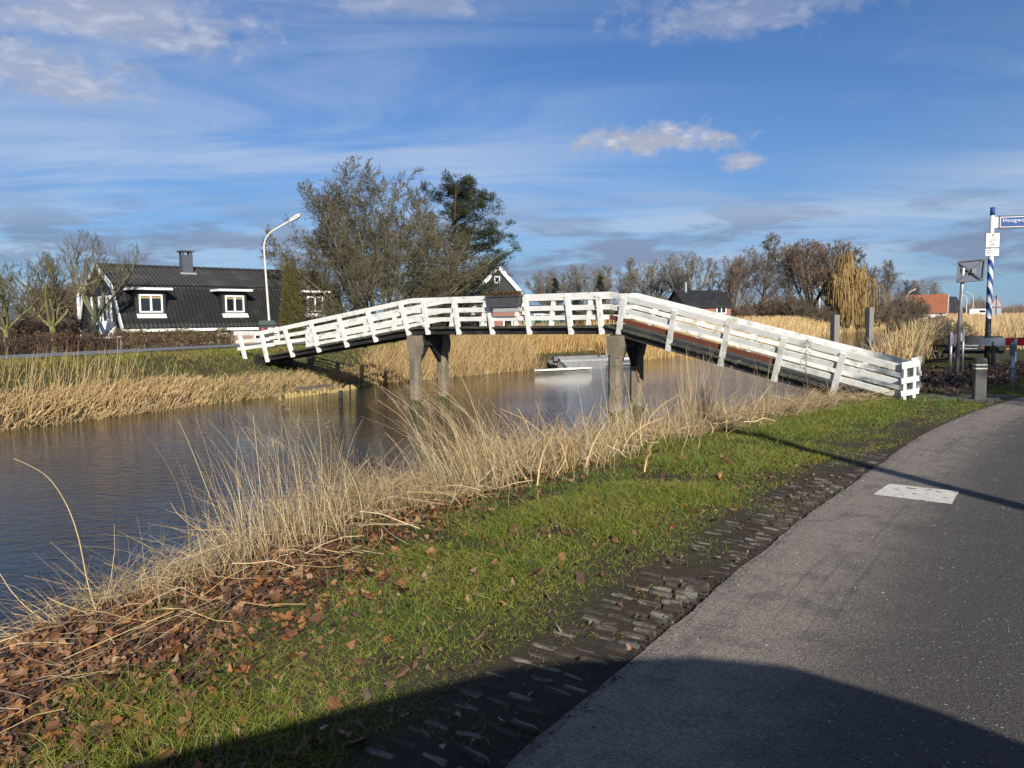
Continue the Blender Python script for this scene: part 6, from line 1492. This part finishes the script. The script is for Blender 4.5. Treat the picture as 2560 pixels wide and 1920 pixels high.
def far_grass():
    rg = np.random.default_rng(151); parts = []
    xy = along(FARS, (-16, 7.5), (8, 42), 30000, .7, 6.5, 1, rg); rl = sdist(xy, ROADFS); k = (np.abs(rl) > 1.7) & (rl < 3.2); xy = xy[k]; n = len(xy)
    dry = (vnoise(xy, .8, 4)+rg.normal(size=n)*.4) > .15; c = pick(GREEN, n, .25, rg); c = c*[1.25, 1.05, 1.2]; c[dry] = c[dry]*.4+np.array([.19, .14, .055])*.8
    h = rg.uniform(.06, .19, n); b = grass_blades(xy, h, np.full(n, .02), rg, K=3); parts.append((b[0], b[1], np.repeat(c, 6, 0)))
    xy = along(FARS, (8, 42), (110, 180), 12000, 1.5, 11, 1, rg); rl = sdist(xy, ROADFS); k = np.abs(rl) > 1.7; xy = xy[k]; n = len(xy); b = grass_blades(xy, rg.uniform(.15, .4, n), np.full(n, .08), rg, cols=[(.20, .16, .06), (.14, .15, .04), (.26, .19, .08)]); parts.append(b)
    stuff('far_bank_grass', 'tufted green and straw coloured grass on the slope of the far bank', 'grass', parts, 'grass_blade')
far_grass()

# fallen leaves
def leaf_mesh(seed):
    rg = np.random.default_rng(seed); n = 22; an = np.linspace(0, 2*math.pi, n, endpoint=False)
    r = .55+.32*np.abs(np.cos(an*2.5))**.8+.10*np.cos(an)+rg.uniform(-.08, .08, n); x, y = r*np.cos(an), r*np.sin(an)*.9
    inner = np.stack([x*.45, y*.45], 1); outer = np.stack([x, y], 1); P = np.concatenate([[[0, 0]], inner, outer])
    cu, cv, ph = rg.uniform(.35, 1.1), rg.uniform(-.4, .6), rg.uniform(0, 3); z = cu*(P[:, 0]*math.cos(ph)+P[:, 1]*math.sin(ph))**2+cv*(P[:, 1]*math.cos(ph)-P[:, 0]*math.sin(ph))**2+.10*np.sin(P[:, 0]*6+ph)*np.hypot(*P.T)
    V = np.concatenate([P, z[:, None]], 1); i = np.arange(n); j = (i+1) % n; tri = np.stack([np.zeros(n, int), 1+i, 1+j], 1); Q = np.stack([1+i, 1+n+i, 1+n+j, 1+j], 1)
    return V, tri, Q
LC = [(.22, .088, .028), (.13, .052, .022), (.25, .115, .042), (.085, .038, .018), (.25, .14, .072), (.055, .028, .018), (.17, .082, .038)]
LM = []
for k in range(10):
    V, tri, Q = leaf_mesh(200+k); LM.append(np_mesh('fallen_leaf', V, [tri, Q], 'dead_leaf', tint=np.tile([LC[k % len(LC)]], (len(V), 1)), smooth=True))
def fallen_leaves():
    rg = np.random.default_rng(161)
    def cloud(n, f):
        xy = np.stack([rg.uniform(-4.2, 3.4, n), rg.uniform(1.9, 9.5, n)], 1); dn = -sdist(xy, NEARS); rn = sdist(xy, ROADNS); k = (rg.random(n) < f(xy, dn, rn)) & (np.abs(xy[:, 0]) < xy[:, 1]*.72+.2); return xy[k]
    dens = lambda xy, dn, rn: np.where((dn > .1) & (rn > .5), np.exp(-((dn-np.interp(xy[:, 1], [2, 4, 6, 9], [1.75, 1.45, 1.75, 2.1]))/np.interp(xy[:, 1], [2, 4, 6, 9], [1.0, .80, .55, .35]))**2)*np.interp(xy[:, 1], [2, 5, 7, 9], [1, 1, .5, .25])+.03, 0)
    A = cloud(7500, dens); order = np.argsort(A[:, 1]); A = A[order]
    # the 290 largest in view are separate leaves
    pk = A[:2200][rg.permutation(min(2200, len(A)))][:290]
    Z = height(pk)
    for i, (p, z) in enumerate(zip(pk, Z)):
        o = bpy.data.objects.new('fallen_leaf', LM[rg.integers(0, len(LM))]); COL.objects.link(o); s = rg.uniform(.024, .055)
        o.location = (p[0], p[1], z+.02+rg.uniform(0, .025)); o.scale = (s, s, s); o.rotation_euler = (rg.normal()*.45, rg.normal()*.45, rg.uniform(0, 6.28))
        tag(o, 'curled brown fallen leaf in the leaf litter on the near bank', 'leaf', 'fallen leaves on the near bank')
    # the rest and the crumbled litter
    parts = []
    def bulk(xy, smin, smax, zo, cols):
        n = len(xy); V0, tri, Q = leaf_mesh(300); a = rg.uniform(0, 6.28, n); s = rg.uniform(smin, smax, n); tx, ty = rg.normal(size=n)*.5, rg.normal(size=n)*.5
        nv = 8; an = np.linspace(0, 2*math.pi, nv, endpoint=False); rr = 1+.35*np.cos(an*3)[None]+rg.uniform(-.25, .25, (n, nv)); lx = rr*np.cos(an)[None]; ly = rr*np.sin(an)[None]*.75; lz = .35*lx**2*rg.uniform(-1, 1.4, (n, 1))+lx*tx[:, None]+ly*ty[:, None]
        X = xy[:, :1]+s[:, None]*(lx*np.cos(a)[:, None]-ly*np.sin(a)[:, None]); Y = xy[:, 1:]+s[:, None]*(lx*np.sin(a)[:, None]+ly*np.cos(a)[:, None]); Zs = (height(xy)+zo+rg.uniform(0, .02, n))[:, None]+s[:, None]*lz
        V = np.stack([X, Y, Zs], -1).reshape(-1, 3); b = (np.arange(n)*nv)[:, None]; Q = np.concatenate([b+np.array([0, 1, 2, 3]), b+np.array([0, 3, 4, 7]), b+np.array([4, 5, 6, 7])]); parts.append((V, Q, np.repeat(pick(cols, n, .3, rg), nv, 0)))
    bulk(A, .018, .042, .012, LC+[(.06, .03, .018)])
    bulk(cloud(90000, dens), .008, .024, .008, LC+[(.07, .04, .03), (.05, .03, .02)])
    bulk(cloud(16000, lambda xy, dn, rn: np.where((dn > 1.2) & (rn > .0), .10, 0)), .008, .020, .012, [(.27, .20, .12), (.22, .14, .08), (.17, .09, .045), (.10, .06, .03)])
    # brown litter under the signs
    n = 9000; xy = np.stack([rg.uniform(8.4, 16, n), rg.uniform(14.6, 24, n)], 1); rn = sdist(xy, ROADNS); dn = -sdist(xy, NEARS); k = (rn > .9) & (dn > 1.2) & (xy[:, 0] > 8.3+(xy[:, 1]-14.6)*.1); bulk(xy[k], .03, .065, .015, [(.11, .06, .035), (.16, .09, .05), (.07, .04, .025), (.22, .14, .08)])
    stuff('leaf_litter', 'crumbled brown leaf litter scattered over the near bank and verge', 'leaves', parts, 'dead_leaf')
fallen_leaves()

# worn edging bricks between the verge and the road
def edging():
    rg = np.random.default_rng(171); base = bpy.data.objects.new('edging_paving', None); COL.objects.link(base); base['kind'] = 'structure'
    C = resample(ROADNS[(ROADNS[:, 1] > .8) & (ROADNS[:, 1] < 9.3)], lambda c: .02); s = np.concatenate([[0], np.cumsum(np.linalg.norm(np.diff(C, axis=0), axis=1))]); T = unit(np.gradient(C, axis=0)); N = np.stack([-T[:, 1], T[:, 0]], 1)
    meshes = []
    for k in range(8):
        m = MB(); L = .070+rg.uniform(-.014, .006); w = .024+rg.uniform(-.006, .004)
        ring = [(-L, -w*.8), (-L*.5, -w), (L*.3, -w*.95), (L, -w*.85), (L, w*.8), (L*.4, w), (-L*.4, w*.92), (-L, w*.85)]
        ring = [(x+rg.uniform(-.005, .005), y+rg.uniform(-.004, .004)) for x, y in ring]; q = len(ring)
        vs = [(x, y, -.06) for x, y in ring]+[(x, y, -.004) for x, y in ring]+[(x*.95, y*.72, .006+rg.uniform(-.003, .003)) for x, y in ring]
        m._add(vs, [(i, (i+1) % q, q+(i+1) % q, q+i) for i in range(q)]+[(q+i, q+(i+1) % q, 2*q+(i+1) % q, 2*q+i) for i in range(q)]+[tuple(range(2*q, 3*q))]); meshes.append(m.mesh('paving_brick', 'cobble'))
    d = 0; r = 0
    while d < s[-1]-.1:
        i = np.searchsorted(s, d); c, t_, n_ = C[min(i, len(C)-1)], T[min(i, len(C)-1)], N[min(i, len(C)-1)]; r += 1
        for off in ((.09, .245, .40) if r % 2 else (.13, .285, .43)):
            if rg.random() < .14: continue
            p = c+n_*(off+rg.uniform(-.012, .012))+t_*rg.uniform(-.008, .008); o = bpy.data.objects.new('paving_brick', meshes[rg.integers(0, 8)]); COL.objects.link(o); o.parent = base
            o.location = (p[0], p[1], H1(*p)+rg.uniform(-.010, .002)+(.004 if p[1] < 4.6 else -.001)); o.rotation_euler = (rg.normal()*.07, rg.normal()*.05, math.atan2(n_[1], n_[0])+rg.normal()*.05)
        d += .092
    # dark brick path from the bridge foot to the road
    a = RK+BD*(BR+.25)+BP*.25; path = bpy.data.objects.new('brick_path', None); COL.objects.link(path); path['kind'] = 'structure'
    m = MB(); m.box((0, 0, 0), (.098, .047, .03)); me = m.mesh('brick', 'paver')
    for i in range(24):
        for j in range(7):
            p = a+BD*(i*.105)*.95+BP*(j*.205+(.1 if i % 2 else 0)-.05); o = bpy.data.objects.new('brick', me); COL.objects.link(o); o.parent = path
            if sdist(np.array([p[:2]]), ROADNS)[0] < .15: continue
            o.location = (p[0], p[1], .003+rg.uniform(-.004, .006)-.012); o.rotation_euler = (rg.normal()*.02, rg.normal()*.02, math.atan2(BP[1], BP[0])+rg.normal()*.015)
edging()
def edge_crumbs():
    rg = np.random.default_rng(191); n = 5200; C = resample(ROADNS[(ROADNS[:, 1] > 1.2) & (ROADNS[:, 1] < 15)], lambda c: .03); T = unit(np.gradient(C, axis=0)); N = np.stack([T[:, 1], -T[:, 0]], 1); j = rg.integers(0, len(C), n)
    xy = C[j]+T[j]*rg.uniform(-.05, .05, (n, 1))+N[j]*(np.abs(rg.normal(size=(n, 1)))*.055-.05); s_ = .002+.009*rg.random(n)**3; k = 5; an = np.linspace(0, 6.28, k, endpoint=False); rr = rg.uniform(.5, 1.3, (n, k))
    b = np.stack([xy[:, :1]+s_[:, None]*rr*np.cos(an), xy[:, 1:]+s_[:, None]*rr*np.sin(an), np.full((n, k), .0005)], -1); tp_ = np.concatenate([xy, (.001+s_*.45)[:, None]], 1)[:, None]
    V = np.concatenate([b, tp_], 1).reshape(-1, 3); o = (np.arange(n)*(k+1))[:, None]; F = np.concatenate([np.concatenate([o+q, o+(q+1) % k, o+k], 1) for q in range(k)])
    tag(obj('soil_crumbs', np_mesh('soil_crumbs', V, [F], 'crumb')), 'dark soil crumbs spilled along the edge of the asphalt', 'soil', kind='stuff')
mat('crumb', (.045, .036, .026), .95, .4, 30); edge_crumbs()
def road_grit():
    rg = np.random.default_rng(181); n = 420; i = rg.integers(0, len(ROADNS)-1, n); 
    C = resample(ROADNS[(ROADNS[:, 1] > 1) & (ROADNS[:, 1] < 16)], lambda c: .05); T = unit(np.gradient(C, axis=0)); N = np.stack([T[:, 1], -T[:, 0]], 1); j = rg.integers(0, len(C), n)
    xy = C[j]+N[j]*(rg.uniform(0, 1, (n, 1))**1.5*2.6+.04); s = rg.uniform(.002, .007, n)*np.interp(xy[:, 1], [2, 15], [.8, 2.0]); k = 5; an = np.linspace(0, 6.28, k, endpoint=False)
    rr = rg.uniform(.6, 1.2, (n, k)); X = xy[:, :1]+s[:, None]*rr*np.cos(an); Y = xy[:, 1:]+s[:, None]*rr*np.sin(an); b = np.stack([X, Y, np.full((n, k), .001)], -1); tpv = np.concatenate([xy, (.001+s*.8)[:, None]], 1)[:, None]
    V = np.concatenate([b, tpv], 1).reshape(-1, 3); o = (np.arange(n)*(k+1))[:, None]; F = np.concatenate([np.concatenate([o+q, o+(q+1) % k, o+k], 1) for q in range(k)])
    tag(obj('road_grit', np_mesh('road_grit', V, [F], 'pebble')), 'pale grit and shell fragments scattered over the asphalt', 'grit', kind='stuff')
road_grit()
